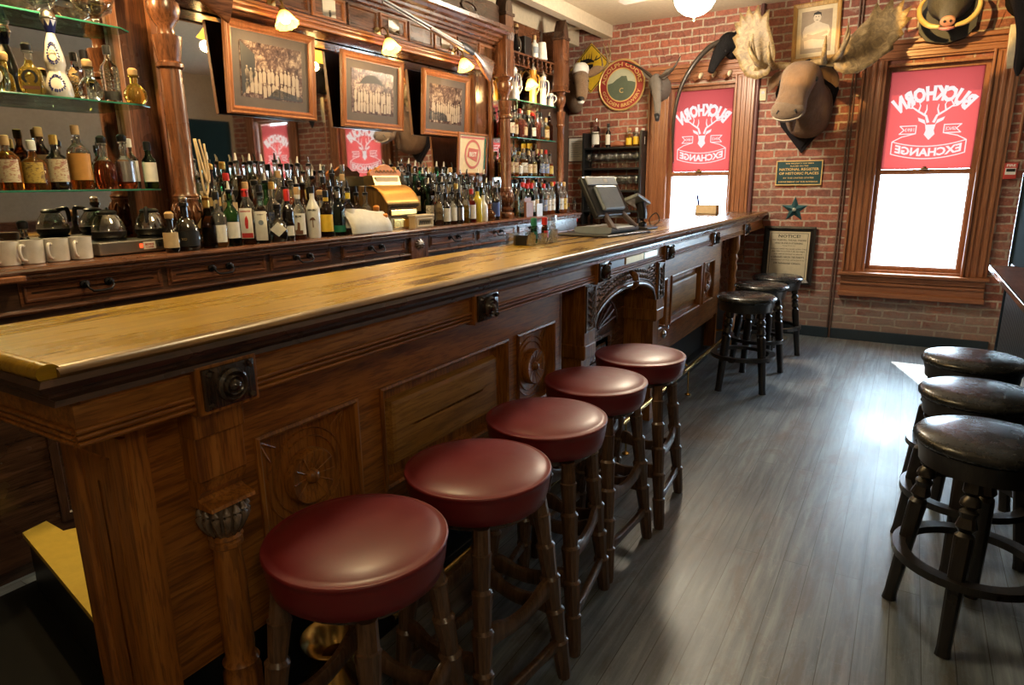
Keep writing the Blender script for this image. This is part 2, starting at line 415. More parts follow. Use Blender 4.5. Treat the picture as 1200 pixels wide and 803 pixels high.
# windows
def window(n, x0, x1, z0, z1, cx0, cx1, ctop, stool_z, apron_z, mz):
    """x0..z1 the opening in the wall; c.. the casing outside; mz the meeting rail"""
    root = bpy.data.objects.new('window_%d' % n, None); C.objects.link(root); root.location = ((x0+x1)/2, W, z0); struct(root)
    M = T(-(x0+x1)/2, -W, -z0)
    def b(mb, name, mat, **k):
        bmesh.ops.transform(mb.b, matrix=M, verts=mb.b.verts); return mb.build(name, mat, root, **k)
    mb = MB()                                        # fluted casings, left and right
    for a, c in ((cx0, x0+.02), (x1-.02, cx1)):
        mb.box(a, c, W-.03, W, z0-.02, ctop-.12, .003)
        w = c-a
        for k in range(3): mb.box(a+w*(.16+.27*k), a+w*(.16+.27*k)+w*.16, W-.042, W-.028, z0, ctop-.14, .005)
        mb.box(a, a+w*.1, W-.06, W, z0-.02, ctop-.12, .004)
    b(mb, 'side_casing', orZ)
    mb = MB()
    mb.box(cx0+.0, cx1-.0, W-.035, W, ctop-.14, ctop, .004).box(cx0-.02, cx1+.02, W-.075, W, ctop-.02, ctop+.015, .006)
    mb.box(cx0+.1, cx1-.1, W-.05, W, ctop-.125, ctop-.09, .006).box(cx0+.1, cx1-.1, W-.05, W, ctop-.07, ctop-.05, .006)
    b(mb, 'head_casing', orX)
    mb = MB()
    for a in (cx0, cx1-.11):
        mb.box(a, a+.11, W-.055, W, ctop-.135, ctop-.015, .004)
        mb.lathe([(.045, 0), (.045, .008), (.03, .012), (.012, .006), (.010, .016), (0, .018)], 20, T(a+.055, W-.055, ctop-.075) @ FY)
    b(mb, 'corner_block', orX, smooth=True)
    mb = MB()                                        # jambs inside the wall
    mb.box(x0, x0+.02, W-.01, W+.14, z0, z1).box(x1-.02, x1, W-.01, W+.14, z0, z1).box(x0, x1, W-.01, W+.14, z1-.02, z1).box(x0, x1, W-.01, W+.14, z0, z0+.02)
    b(mb, 'jamb', orZ)
    for nm, za, zb, yy in (('upper_sash', mz-.02, z1-.02, W+.075), ('lower_sash', z0+.02, mz+.02, W+.045)):
        mb = MB(); ww, hh = x1-x0-.04, zb-za
        mb.sweep_rect([(0, -.012), (0, .016), (.03, .016), (.042, .006), (.042, -.012), (0, -.012)], ww, hh, T((x0+x1)/2, yy, (za+zb)/2) @ FY)
        s = b(mb, nm, orZ)
        mb = MB(); mb.box(x0+.05, x1-.05, yy+.002, yy+.006, za+.03, zb-.03)
        bmesh.ops.transform(mb.b, matrix=M, verts=mb.b.verts); mb.build('window_glass', pane_m, s)
    mb = MB(); mb.box(cx0-.02, cx1+.02, W-.10, W+.03, stool_z-.03, stool_z, .006)
    b(mb, 'window_stool', orX)
    mb = MB(); mb.box(cx0, cx1, W-.04, W, apron_z, stool_z-.03, .003).box(cx0-.01, cx1+.01, W-.07, W, apron_z, apron_z+.045, .006)
    mb.box(cx0, cx1, W-.065, W, stool_z-.085, stool_z-.03, .008).box(cx0, cx1, W-.055, W, stool_z-.12, stool_z-.09, .008)
    b(mb, 'apron', orX)
    mb = MB(); mb.box((x0+x1)/2-.03, (x0+x1)/2+.03, W+.0, W+.03, mz+.02, mz+.032, .004).lathe([(.012, 0), (.016, .012), (0, .02)], 12, T((x0+x1)/2, W+.02, mz+.03))
    b(mb, 'sash_lock', oldbrass, smooth=True)
    return root
window(1, *OPEN[0], -2.46, -1.41, 2.62, .86, .72, 1.575)
window(2, *OPEN[1], -.50, .63, 2.64, .66, .43, 1.56)
window(3, *OPEN[2], 1.27, 2.38, 2.64, .66, .43, 1.56)

# posters on the upper sashes (read from the street, so mirrored in here)
def stag_polys():
    """white deer head with antlers, unit height about 1, centred x"""
    P = []
    P.append([(-.10, .0), (-.14, .12), (-.30, .19), (-.27, .10), (-.12, .02), (-.09, -.14), (-.12, -.24), (-.02, -.36), (0, -.38), (.02, -.36), (.12, -.24), (.09, -.14), (.12, .02), (.27, .10), (.30, .19), (.14, .12), (.10, .0)])
    def branch(pts, w0, w1):
        L, Rr = [], []
        n = len(pts)
        for i, p in enumerate(pts):
            q = pts[min(i+1, n-1)]; o = pts[max(i-1, 0)]
            d = V((q[0]-o[0], q[1]-o[1])).normalized(); w = w0+(w1-w0)*i/(n-1)
            L.append((p[0]-d.y*w, p[1]+d.x*w)); Rr.append((p[0]+d.y*w, p[1]-d.x*w))
        return L+Rr[::-1]
    for s in (-1, 1):
        P.append(branch([(s*.06, .05), (s*.12, .22), (s*.30, .34), (s*.46, .46), (s*.50, .62)], .032, .012))
        P.append(branch([(s*.16, .25), (s*.12, .38), (s*.13, .50)], .022, .008))
        P.append(branch([(s*.30, .34), (s*.27, .48), (s*.31, .58)], .02, .008))
        P.append(branch([(s*.42, .43), (s*.54, .44), (s*.62, .52)], .018, .007))
        P.append(branch([(s*.46, .46), (s*.40, .56), (s*.42, .64)], .018, .007))
    return P
def poster(label, x0, x1, z0, z1):
    cx, cz = (x0+x1)/2, (z0+z1)/2; w, h = x1-x0, z1-z0; y = W+.062
    root = thing('window_poster', label, 'poster', (cx, y, cz), 0)
    MB().faces([V((-w/2, 0, -h/2)), V((w/2, 0, -h/2)), V((w/2, 0, h/2)), V((-w/2, 0, h/2))], [(0, 1, 2, 3)]).build('poster_sheet', poster_red, root)
    M0 = T(0, -.0025, 0) @ FY
    Rr = w*.62
    def arc(x, y_, z_):
        a = x/Rr; r = Rr+y_*(1.0+.10*abs(x)/(w*.4)); return V((math.sin(a)*r, math.cos(a)*r-Rr, z_))
    text('BUCKHORN', .1, poster_white_glow, root, M0 @ T(0, h*.255, 0), width=w*.88, height=h*.15, fn=arc, bold=.006, mirror=True)
    mb = MB(); sc = h*.40
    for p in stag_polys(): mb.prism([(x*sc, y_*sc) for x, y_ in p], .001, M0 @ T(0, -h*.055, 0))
    mb.build('stag_emblem', poster_white_glow, root)
    # ribbons
    def ring(pts, wd, d=.001):
        for i in range(len(pts)-1):
            a, b2 = V(pts[i]), V(pts[i+1]); dd = (b2-a).normalized(); n_ = V((-dd.y, dd.x))*wd
            e = dd*wd*.6
            mb.prism([tuple(a-e+n_), tuple(a-e-n_), tuple(b2+e-n_), tuple(b2+e+n_)], d, M0)
    mb = MB(); t_ = w*.006
    def cur(x): return -h*.275-h*.055*(1-(x/(w*.40))**2)
    top = [(x*w*.40/8, cur(x*w*.40/8)+h*.06) for x in range(-8, 9)]; bot = [(x*w*.40/8, cur(x*w*.40/8)-h*.065) for x in range(-8, 9)]
    ring(top, t_); ring(bot, t_); ring([top[0], bot[0]], t_); ring([top[-1], bot[-1]], t_)
    for s in (-1, 1):
        ring([(s*w*.15, -h*.06), (s*w*.33, -h*.06), (s*w*.28, -h*.10), (s*w*.33, -h*.14), (s*w*.15, -h*.14), (s*w*.15, -h*.06)], t_)
        ring([(s*w*.15, -h*.14), (s*w*.30, -h*.17), (s*w*.39, -h*.21)], t_)
    mb.build('ribbon_outline', poster_white_glow, root)
    def arc2(x, y_, z_): return V((x, y_+cur(x)+h*.0, z_))
    text('EXCHANGE', .1, poster_white_glow, root, M0, width=w*.72, height=h*.085, fn=arc2, bold=.004, mirror=True)
    text('SINCE', .1, poster_white_glow, root, M0 @ T(w*.22, -h*.10, 0), width=w*.11, height=h*.035, bold=.001, mirror=True)
    text('1893', .1, poster_white_glow, root, M0 @ T(-w*.22, -h*.10, 0), width=w*.10, height=h*.035, bold=.001, mirror=True)
    return root
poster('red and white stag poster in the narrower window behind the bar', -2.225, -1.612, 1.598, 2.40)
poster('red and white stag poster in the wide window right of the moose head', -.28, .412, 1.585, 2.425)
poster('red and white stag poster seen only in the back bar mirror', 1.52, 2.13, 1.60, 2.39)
# arch of brick on edge over window 1 and 2
def arch(n, cx, z, half, rise):
    mb = MB(); N = 17
    for k in range(N):
        u = (k-(N-1)/2)/((N-1)/2); a = u*.42; r = half/math.sin(.42)
        x = cx+math.sin(a)*r; zz = z+rise-(r-math.cos(a)*r)
        t = bmesh.new(); bmesh.ops.create_cube(t, size=1)
        for v in t.verts: v.co = V((v.co.x*half*2/N*.86, v.co.y*.02, v.co.z*.20))
        mb.merge(t, T(x, W-.002, zz) @ R(a, 'Y'))
    struct(mb.build('trim_%d' % n, brick_m))
arch(3, -1.93, 2.73, .58, .12); arch(4, .06, 2.72, .60, .12)
# pipes on the wall
mb = MB()
for x in (-.575, -.55): mb.lathe([(.008, .0), (.008, 3.1)], 8, T(x, W-.012, 0))
tag(mb.build('conduit', plain('conduit_paint', (.16, .09, .07), .5)), 'pair of thin brown conduits running up the bricks left of the wide window', 'pipe')
tag(MB().lathe([(.02, 1.2), (.02, 3.1)], 12, T(-1.385, W-.03, 0)).build('wall_pipe', plain('pipe_paint', (.14, .06, .06), .4), smooth=True), 'dark red pipe standing right beside the window behind the bar', 'pipe')
tag(MB().lathe([(.012, 1.66), (.012, 3.0)], 10, T(.70, W-.02, 0)).build('alarm_conduit', orZ, smooth=True), 'orange brown conduit dropping to the red alarm box', 'pipe')

# ------------------------------------------------------------------ THE BAR
bar = thing('bar_counter', 'long carved oak bar counter with worn yellow top and dark moulded edge', 'bar counter', (-1.45, 3.7, 0))
BL = T(1.45, -3.7, 0)
def bb(mb, name, mat, parent=None, smooth=False, label=None):
    bmesh.ops.transform(mb.b, matrix=BL, verts=mb.b.verts)
    o = mb.build(name, mat, parent or bar, smooth=smooth)
    if label: o['label'] = label
    return o
YE, YW = .52, W-.012
bb(MB().box(-1.76, -1.235, YE, YW, ZT-.035, ZT-.002, .003), 'countertop', bartop_m, label='worn yellow wooden top')
bb(MB().loft([(-1.225, YE-.0, ZT-.006), (-1.225, YW, ZT-.006)], [(.022, .012)]*2, 12), 'edge_bead', wood('edge_oak', (.05, .02, .006), (.16, .08, .02), (.34, .19, .05), 'Y'), smooth=True)
bb(MB().loft([(-1.80, YE-.012, ZT-.002), (-1.215, YE-.012, ZT-.002)], [(.020, .016)]*2, 12), 'end_bead', bartop_m, smooth=True)
def edge_prof(x):     # moulded dark edge following X outwards
    return [(-1.205, ZT-.012), (-1.198, ZT-.022), (-1.205, ZT-.034), (-1.218, ZT-.038), (-1.218, ZT-.046), (-1.232, ZT-.058), (-1.228, ZT-.068), (-1.245, ZT-.072), (-1.30, ZT-.072), (-1.30, ZT-.012)]
pr = edge_prof(0)
vs = [V((x, YE-.03+(-1.205-x)*1.0, z)) for x, z in pr]+[V((x, YW, z)) for x, z in pr]; n = len(pr)
mb = MB(); mb.faces(vs, [tuple(range(n)), tuple(range(n, 2*n))[::-1]]+[(i, (i+1) % n, n+(i+1) % n, n+i) for i in range(n)])
vs = [V((x, YE-.03+(-1.205-x)*1.0, z)) for x, z in pr]+[V((-1.80, YE-.03+(-1.205-x)*1.0, z)) for x, z in pr]
mb.faces(vs, [tuple(range(n)), tuple(range(n, 2*n))[::-1]]+[(i, (i+1) % n, n+(i+1) % n, n+i) for i in range(n)])
bb(mb, 'edge_moulding', dkY, label='nearly black moulded edge')
XF = -1.25
frz = wood('frieze_oak', (.11, .035, .008), (.38, .16, .035), (.56, .28, .075), 'Y')
mb = MB().box(-1.72, XF, YE+.03, YW, 1.045, 1.135)
bb(mb, 'frieze', frz)
mb = MB()
for k, z in enumerate((1.048, 1.060, 1.072)):
    mb.loft([(XF+.004+.004*(k == 0), YE+.025, z), (XF+.004+.004*(k == 0), YW, z)], [(.006, .0055)]*2, 8)
    mb.loft([(-1.72, YE+.026, z), (XF, YE+.026, z)], [(.006, .0055)]*2, 8)
mb.box(XF-.01, XF+.006, YE+.04, YW, 1.118, 1.136, .003)
bb(mb, 'reeding', oakY, smooth=True)
struct_y = [.85, 1.88, 2.91, 3.915, 5.03, 6.13]
carve = wood('carved_black', (.012, .008, .006), (.04, .024, .016), (.11, .07, .045), 'Z', rough=.22, coat=.5)
carve_g = wood('carved_grey_oak', (.07, .045, .03), (.17, .12, .085), (.32, .25, .19), 'Z', rough=.25, coat=.5)
for yy in struct_y:
    h = .075 if yy < 3 else .07
    mb = MB().box(XF-.02, XF+.022, yy-h, yy+h, 1.03, 1.137, .003)
    blk = bb(mb, 'medallion_block', oakZ)
    mb = MB().box(XF+.02, XF+.030, yy-h+.012, yy+h-.012, 1.04, 1.13, .002)
    m1 = T(XF+.03, yy, 1.085) @ FX
    mb.lathe([(.037, 0), (.037, .010), (.031, .016), (.026, .010), (.020, .018), (.015, .014), (.010, .024), (0, .028)], 24, m1)
    for sx in (-1, 1):
        for sy in (-1, 1):
            for q in range(3):
                a = (q-1)*.5
                c = V((sx*(.044), sy*(.030), 0)); d = R(math.atan2(sy, sx)+a, 'Z') @ V((.014, 0, 0))
                p0, p1 = m1 @ c, m1 @ (c+d)
                mb.loft([p0, (p0+p1)/2+V((.006, 0, 0)), p1], [.002, .0055, .001], 6)
    bb(mb, 'medallion', carve, smooth=True)
# body panels (front plane XP)
XP = -1.335
def frame_panel(y0, y1, z0, z1, depth, name, mat=oakZ):
    mb = MB()
    w, h = y1-y0, z1-z0; M_ = T(XP, (y0+y1)/2, (z0+z1)/2) @ FX
    mb.sweep_rect([(-.012, 0), (-.012, .009), (-.004, .012), (.004, .006), (.008, -depth), (w*.499 if w < h else h*.499, -depth)], w, h, M_)
    o = bb(mb, name, mat); return M_, o
# stiles/rails shell with real openings
def shell(y0, y1, opens, z0=.40, z1=1.046):
    mb = MB(); ys = [y0]
    for a, b2, c, d in opens: ys += [a, b2]
    ys.append(y1)
    for i in range(0, len(ys), 2): mb.box(XP-.025, XP, ys[i], ys[i+1], z0, z1)
    for a, b2, c, d in opens: mb.box(XP-.025, XP, a, b2, z0, c); mb.box(XP-.025, XP, a, b2, d, z1)
    bb(mb, 'front_framing', oakY)
PZ0, PZ1 = .565, .883
opA = [(.985, 1.32, PZ0, PZ1), (1.44, 2.175, PZ0, PZ1), (2.27, 2.585, PZ0, PZ1)]
opB = [(4.0, 4.21, PZ0, PZ1-.01), (4.33, 5.05, PZ0, PZ1-.01), (5.15, 5.45, PZ0, PZ1-.01)]
shell(.70, 2.665, opA); shell(3.93, 5.66, opB)
for (y0, y1, z0, z1) in opA+opB:
    w = y1-y0; wide = w > .5
    M_, fr = frame_panel(y0, y1, z0, z1, .035, 'panel_frame')
    mb = MB()
    if wide:
        mb.sweep_rect([(.045, -.035), (.055, -.012), (.07, -.010), (.155, -.010)], w, z1-z0, M_)
        bb(mb, 'raised_panel', wood('panel_oak', (.18, .075, .014), (.40, .19, .035), (.55, .29, .065), 'Y'), fr)
    else:
        mb.sweep_rect([(.008, -.03), (.158, -.03)], w, z1-z0, M_)
        yc, zc = 0, -.01
        for rr in (.135, .112):
            mb.lathe([(rr-.006, -.03), (rr-.003, -.024), (rr, -.03)], 32, M_ @ T(0, -.005, 0), cap=False)
        for sx in (-1, 1):
            for q in range(3):
                p0 = M_ @ V((sx*(w/2-.02), .14-.0, -.03)); p1 = M_ @ V((sx*(w/2-.05-.02*q), .145-.035*(2-q), -.026))
                mb.loft([p0, p1], [.006, .002], 6)
        bb(mb, 'carved_ground', oakZ, fr, smooth=True)
        mb = MB()
        mb.lathe([(.078, -.032), (.080, -.006), (.074, .004), (.060, .002), (.022, -.010), (.018, .004), (.010, .012), (0, .014)], 40, M_ @ T(0, -.005, 0))
        for k in range(12):
            a = 2*PI*k/12
            p0 = M_ @ (V((math.cos(a)*.022, math.sin(a)*.022-.005, -.006))); p1 = M_ @ V((math.cos(a)*.072, math.sin(a)*.072-.005, .004))
            mb.loft([p0, p1], [.0015, .003], 6)
        bb(mb, 'rosette', oakZ, fr, smooth=True)
# recess behind, ends, portal
bb(MB().box(-1.56, -1.50, .70, YW, .10, 1.046), 'inner_wall', mhZ)
bb(MB().box(-1.56, -1.305, .66, .70, .1, 1.046), 'end_board', oakZ)
for a in ((-1.56, XP, 2.655, 2.675, .1, 1.046), (-1.56, XP, 3.90, 3.93, .1, 1.046), (-1.56, XP, 5.65, 5.68, .1, 1.046)): bb(MB().box(*a), 'side_board', oakZ)
for a in ((-1.36, XP-.026, .70, 2.66, .36, .42), (-1.36, XP-.026, 3.93, 5.66, .36, .42)): bb(MB().box(*a), 'bottom_rail', oakY)
# end panel (facing the camera, left end)
mb = MB(); Me = T(-1.432, .66, .58) @ FY
mb.sweep_rect([(0, 0), (0, .012), (.05, .012), (.055, -.004), (.065, .002), (.08, .004), (.12, .004)], .25, .86, Me)
bb(mb, 'end_panel', oakZ)
# base plinth, dark, set back
bb(MB().box(-1.56, -1.43, .72, YW, 0, .38).box(-1.56, -1.38, .80, 2.62, .0, .10, .005).box(-1.56, -1.38, 3.95, 5.62, .0, .10, .005), 'plinth', blackpaint)
# near column under medallion 1, and far one
def bar_column(y):
    c = MB()
    for z0, z1, a, b2 in ((.965, 1.03, .062, .055), (.86, .965, .052, .045)):
        c.box(XP-.02, XP+a, y-.062, y+.062, z0, z1, .003)
    o = bb(c, 'column_bracket', oakZ)
    prof = [(XP, .86), (XP+.055, .86), (XP+.046, .835), (XP+.030, .815), (XP+.040, .808), (XP+.075, .800), (XP+.078, .792), (XP, .792)]
    vs = [V((x, y-.058, z)) for x, z in prof]+[V((x, y+.058, z)) for x, z in prof]; n = len(prof)
    m_ = MB().faces(vs, [tuple(range(n)), tuple(range(n, 2*n))[::-1]]+[(i, (i+1) % n, n+(i+1) % n, n+i) for i in range(n)])
    bb(m_, 'bracket_scroll', oakZ, o)
    xa = XP+.028
    m_ = MB().lathe([(.046, .12), (.046, .33), (.040, .345), (.044, .36), (.034, .375), (.0365, .40), (.035, .60), (.030, .672), (.038, .678), (.038, .688), (.032, .693), (.040, .700), (.032, .708)], 24, T(xa, y, 0))
    bb(m_, 'column_shaft', oakZ, smooth=True)
    m_ = MB().lathe([(.032, .708), (.042, .725), (.047, .755), (.044, .782), (.036, .792)], 24, T(xa, y, 0))
    for k in range(14):
        a = 2*PI*k/14; u = V((math.cos(a), math.sin(a), 0)); b0 = V((xa, y, 0))
        m_.loft([b0+u*.033+V((0, 0, .71)), b0+u*.049+V((0, 0, .745)), b0+u*.053+V((0, 0, .772)), b0+u*.047+V((0, 0, .790))], [.004, .009, .009, .004], 8, sub=3)
    bb(m_, 'carved_capital', carve_g, smooth='all')
    bb(MB().box(xa-.055, xa+.055, y-.055, y+.055, .0, .12, .006), 'column_foot', oakZ)
bar_column(.85)
# far turned post near the wall
for yy in (6.13,):
    m_ = MB().lathe([(.055, 0), (.055, .30), (.03, .33), (.045, .36), (.03, .40), (.038, .5), (.03, .58), (.042, .62), (.030, .66), (.034, .70), (.044, .74), (.03, .78), (.045, .82), (.03, .86), (.05, .90), (.05, 1.045)], 20, T(-1.33, yy, 0))
    bb(m_, 'turned_post', oakZ, smooth=True)
# arched portal between 2.84 and 3.86
XPo = -1.275
for y0 in (2.80, 3.855):
    m_ = MB().box(-1.50, XPo, y0, y0+.125, .66, 1.046, .003); pier = bb(m_, 'portal_pier', oakZ)
    m_ = MB().sweep_rect([(.008, 0), (.008, .008), (.016, .008), (.02, .002), (.055, .002)], .125, .24, T(XPo, y0+.0625, .91) @ FX)
    for q in range(5):
        for s in (-1, 1):
            zc = .83+q*.035
            m_.loft([(XPo+.004, y0+.0625, zc), (XPo+.012, y0+.0625+s*.018, zc+.012), (XPo+.003, y0+.0625+s*.038, zc+.026)], [.003, .007, .002], 6)
        m_.loft([(XPo+.004, y0+.0625, .82+q*.035), (XPo+.012, y0+.0625, .84+q*.035)], [.004, .006], 6)
    bb(m_, 'carved_leaf_panel', carve_g, pier, smooth=True)
    m_ = MB().box(-1.50, XPo-.02, y0+.01, y0+.115, .0, .66, .003).box(-1.50, XPo+.006, y0-.004, y0+.129, .665, .735, .006)
    bb(m_, 'pier_shaft', oakZ, pier)
m_ = MB(); N = 24; ya, yb = 2.925, 3.855; zs, zt = .80, 1.046
pts_in = [(ya+(yb-ya)*i/N, zs+.145*math.sqrt(max(0, 1-((i/N-.5)*2)**2))) for i in range(N+1)]
vs, fs = [], []
for x in (XPo-.01, XPo-.08):
    for (y, z) in pts_in: vs += [V((x, y, z)), V((x, y, zt))]
n2 = 2*(N+1)
for i in range(N):
    a = 2*i
    fs += [(a, a+2, a+3, a+1), (n2+a, n2+a+1, n2+a+3, n2+a+2), (a, n2+a, n2+a+2, a+2)]
m_.faces(vs, fs); arch_o = bb(m_, 'portal_arch', oakY)
m_ = MB()
m_.loft([(XPo-.008, y, z-.0) for y, z in pts_in], [(.008, .010)]*len(pts_in), 8)
m_.loft([(XPo-.006, y, z+.028) for y, z in pts_in[1:-1]], [(.004, .004)]*(len(pts_in)-2), 6)
for i in range(1, N):
    y, z = pts_in[i]
    if zt-z < .05: continue
    for q in range(int((zt-z-.04)/.03)):
        zz = z+.045+q*.03
        m_.loft([(XPo-.008, y-.012, zz-.006), (XPo+.004, y, zz), (XPo-.006, y+.012, zz+.012)], [.002, .006, .001], 6)
bb(m_, 'arch_carving', carve_g, arch_o, smooth=True)
m_ = MB().loft([(XPo+.0, 3.39, 1.03), (XPo+.03, 3.39, 1.0), (XPo+.035, 3.39, .96), (XPo+.01, 3.39, .93)], [(.018, .012), (.022, .018), (.018, .016), (.01, .008)], 12, sub=4)
bb(m_, 'keystone', oakZ, arch_o, smooth=True)
# fan carving on the back of the recess
m_ = MB().box(-1.50, -1.485, 2.93, 3.86, .38, .94)
fanp = bb(m_, 'recess_panel', mhY)
m_ = MB(); fc = (3.39, .66)
m_.loft([(-1.478, fc[0]+.33*math.cos(a), fc[1]+.21*math.sin(a)) for a in [PI*k/16 for k in range(17)]], [(.008, .008)]*17, 8)
for k in range(1, 12):
    a = PI*k/12
    m_.loft([(-1.482, fc[0]+.06*math.cos(a), fc[1]+.03*math.sin(a)), (-1.476, fc[0]+.30*math.cos(a), fc[1]+.185*math.sin(a))], [.004, .010], 8)
bb(m_, 'fan_carving', mhZ, fanp, smooth=True)
m_ = MB().sweep_rect([(-.01, 0), (-.01, .014), (.01, .014), (.014, 0), (.05, .0), (.06, .008), (.10, .008)], .62, .24, T(-1.485, 3.30, .50) @ FX)
bb(m_, 'lower_panel', mhY, fanp)
# brass plates in the frieze over the portal
for y0, y1, mt in ((3.03, 3.21, greyplastic), (3.235, 3.505, goldp), (3.515, 3.73, plain('pale_brass', (.45, .42, .28), .3, .6))):
    m_ = MB().box(XF, XF+.008, y0, y1, 1.083, 1.118, .002); pl = bb(m_, 'name_plate', mt)
# worn tap-like bolt and purse hook on the far pier
m_ = MB().lathe([(.006, 0), (.006, .05), (.012, .055), (.012, .062), (0, .066)], 12, T(XPo, 3.92, .62) @ FX).lathe([(.0, -.03), (.014, -.02), (.02, 0), (.014, .02), (0, .03)], 12, T(XPo+.03, 3.92, .57))
bb(m_, 'purse_hook', chrome, smooth=True)
# foot rail
rail = thing('foot_rail', 'brass foot rail running along the base of the bar', 'foot rail', (-1.24, 3.4, 0))
RL = T(1.24, -3.4, 0)
m_ = MB().loft([RL @ V((-1.24, y, .20)) for y in (1.32, 2, 4, 5.9)], [.016]*4, 12); m_.build('rail_tube', brass, rail, smooth=True)
for y in (1.42, 2.1, 3.3, 4.52, 5.7):
    m_ = MB().loft([RL @ V(p) for p in ((-1.40, y, .22), (-1.30, y, .24), (-1.25, y, .215))], [.008, .009, .008], 8, sub=3)
    m_.loft([RL @ V(p) for p in ((-1.24, y, .19), (-1.235, y, .01))], [.006, .006], 8); m_.lathe([(.022, 0), (.022, .006), (.008, .014)], 12, RL @ T(-1.235, y, 0))
    m_.build('rail_bracket', brass, rail, smooth=True)
# spittoon
sp = MB().lathe([(.05, 0), (.062, .01), (.085, .05), (.094, .10), (.082, .15), (.048, .185), (.046, .20), (.075, .24), (.098, .255), (.096, .258), (.072, .246), (.040, .20)], 32)
tag(sp.build('spittoon', brass, smooth=True, loc=(-1.27, 1.12, 0)), 'round brass spittoon on the floor under the nearest red stool', 'spittoon')

# ------------------------------------------------------------------ red stools at the bar
rustic = wood('rustic_brown', (.04, .02, .010), (.12, .062, .032), (.24, .135, .075), 'Z', rough=.3, coat=.3)
def make_red_stool():
    root = thing('bar_stool', 'x', 'bar stool', (0, 0, 0), 0, 'oxblood stools along the bar')
    s = MB().lathe([(.180, .648), (.190, .653), (.197, .68), (.2015, .715), (.202, .726), (.2045, .729), (.2055, .733), (.2040, .737), (.2005, .738), (.198, .7365), (.185, .743), (.15, .751), (.09, .756), (0, .758)], 48).build('seat_cushion', red_leather, root, smooth='all')
    MB().lathe([(.12, .62), (.16, .625), (.165, .655), (0, .656)], 32).build('seat_base', dkX, root, smooth=True)
    for sx in (-1, 1):
        for sy in (-1, 1):
            top = V((sx*.115, sy*.125, .64)); bot = V((sx*.165, sy*.195, 0))
            pts, rad = [], []
            prof = [(0, .020), (.10, .021), (.105, .025), (.12, .023), (.25, .019), (.265, .026), (.29, .024), (.42, .021), (.435, .028), (.46, .026), (.60, .020), (.615, .027), (.64, .025), (.78, .020), (.79, .026), (.82, .024), (.97, .021), (1, .018)]
            for t, r in prof: pts.append(top.lerp(bot, t)); rad.append(r*1.12)
            MB().loft(pts, rad, 10, up=(1, .3, 0)).build('leg', rustic, root, smooth=30)
    def P(sx, sy, t): return V((sx*.115, sy*.125, .64)).lerp(V((sx*.165, sy*.195, 0)), t)
    for (a, b2, t, thick) in (((-1, -1), (1, -1), .62, 1), ((-1, 1), (1, 1), .62, 1), ((1, -1), (1, 1), .50, 1), ((-1, -1), (-1, 1), .50, 1), ((1, -1), (1, 1), .80, 0), ((-1, -1), (-1, 1), .80, 0)):
        p, q = P(*a, t), P(*b2, t); m = (p+q)/2; hgt = .033 if thick else .020
        pts = [p, p.lerp(q, .15), p.lerp(q, .3), m, p.lerp(q, .7), p.lerp(q, .85), q]
        zz = [.012, .012, -.002, -.010, -.002, .012, .012] if thick else [0]*7
        MB().loft([a_+V((0, 0, z)) for a_, z in zip(pts, zz)], [(.012, h_) for h_ in ([hgt]*2+[hgt*.75]*3+[hgt]*2)], 10, power=4, sub=3).build('stretcher', rustic, root, smooth=True)
    return root
RS = [(-.985, .955, .1, 'red leather bar stool nearest the camera, under the carved column'),
      (-.955, 1.40, -.12, 'second red leather bar stool from the near end of the bar'),
      (-.975, 1.845, .15, 'middle red leather stool of the five at the bar'),
      (-1.0, 2.31, -.05, 'fourth red leather stool from the near end of the bar'),
      (-.985, 2.775, .08, 'last red leather stool, beside the carved arch of the bar')]
st = make_red_stool()
for i, (x, y, a, lb) in enumerate(RS):
    o = st if i == 0 else dup(st, (0, 0, 0))
    o.location = (x, y, 0); o.rotation_euler = (0, 0, a); o['label'] = lb
# ------------------------------------------------------------------ black stools
def make_black_stool():
    root = thing('bar_stool', 'x', 'bar stool', (0, 0, 0), 0, 'black padded stools')
    MB().lathe([(.195, .655), (.207, .665), (.208, .680), (.195, .694), (.12, .703), (0, .706)], 48).build('seat_cushion', black_leather, root, smooth='all')
    MB().lathe([(.165, .585), (.185, .59), (.188, .62), (.198, .655), (0, .656)], 40).build('seat_ring', blackwood, root, smooth=True)
    for k in range(4):
        a = PI/4+k*PI/2; c, s = math.cos(a), math.sin(a)
        top = V((c*.145, s*.145, .60)); bot = V((c*.215, s*.215, 0))
        prof = [(0, .020), (.08, .022), (.10, .014), (.125, .022), (.15, .024), (.17, .013), (.19, .022), (.22, .018), (.27, .025), (.30, .014), (.32, .022), (.34, .023), (.66, .020), (.95, .017), (1, .019)]
        MB().loft([top.lerp(bot, t) for t, r in prof], [r*1.25 for t, r in prof], 12, up=(s, -c, 0), power=2.6).build('leg', blackwood, root, smooth=30)
    for z, r in ((.255, .205),):
        m_ = MB(); N = 40; vs, fs = [], []
        for k in range(N):
            a = 2*PI*k/N
            for rr, zz in ((r-.020, z-.013), (r+.022, z-.013), (r+.022, z+.013), (r-.020, z+.013)): vs.append(V((rr*math.cos(a), rr*math.sin(a), zz)))
        for k in range(N):
            for j in range(4): fs.append((k*4+j, ((k+1) % N)*4+j, ((k+1) % N)*4+(j+1) % 4, k*4+(j+1) % 4))
        m_.faces(vs, fs).build('foot_ring', blackwood, root, smooth=30)
    return root
BS = [(-.95, 4.90, .2, 'black padded stool at the far bar end, nearest of its three'),
      (-.96, 5.50, .5, 'black padded stool in the middle of the three at the far bar end'),
      (-.93, 6.05, .9, 'black padded stool right in front of the framed notice'),
      (.30, 2.48, .55, 'worn black stool at the dark ledge, nearest the camera on the right'),
      (.315, 3.03, .6, 'worn black stool in the middle of the row at the dark ledge'),
      (.33, 3.62, .4, 'worn black stool at the dark ledge, closest to the brick wall')]
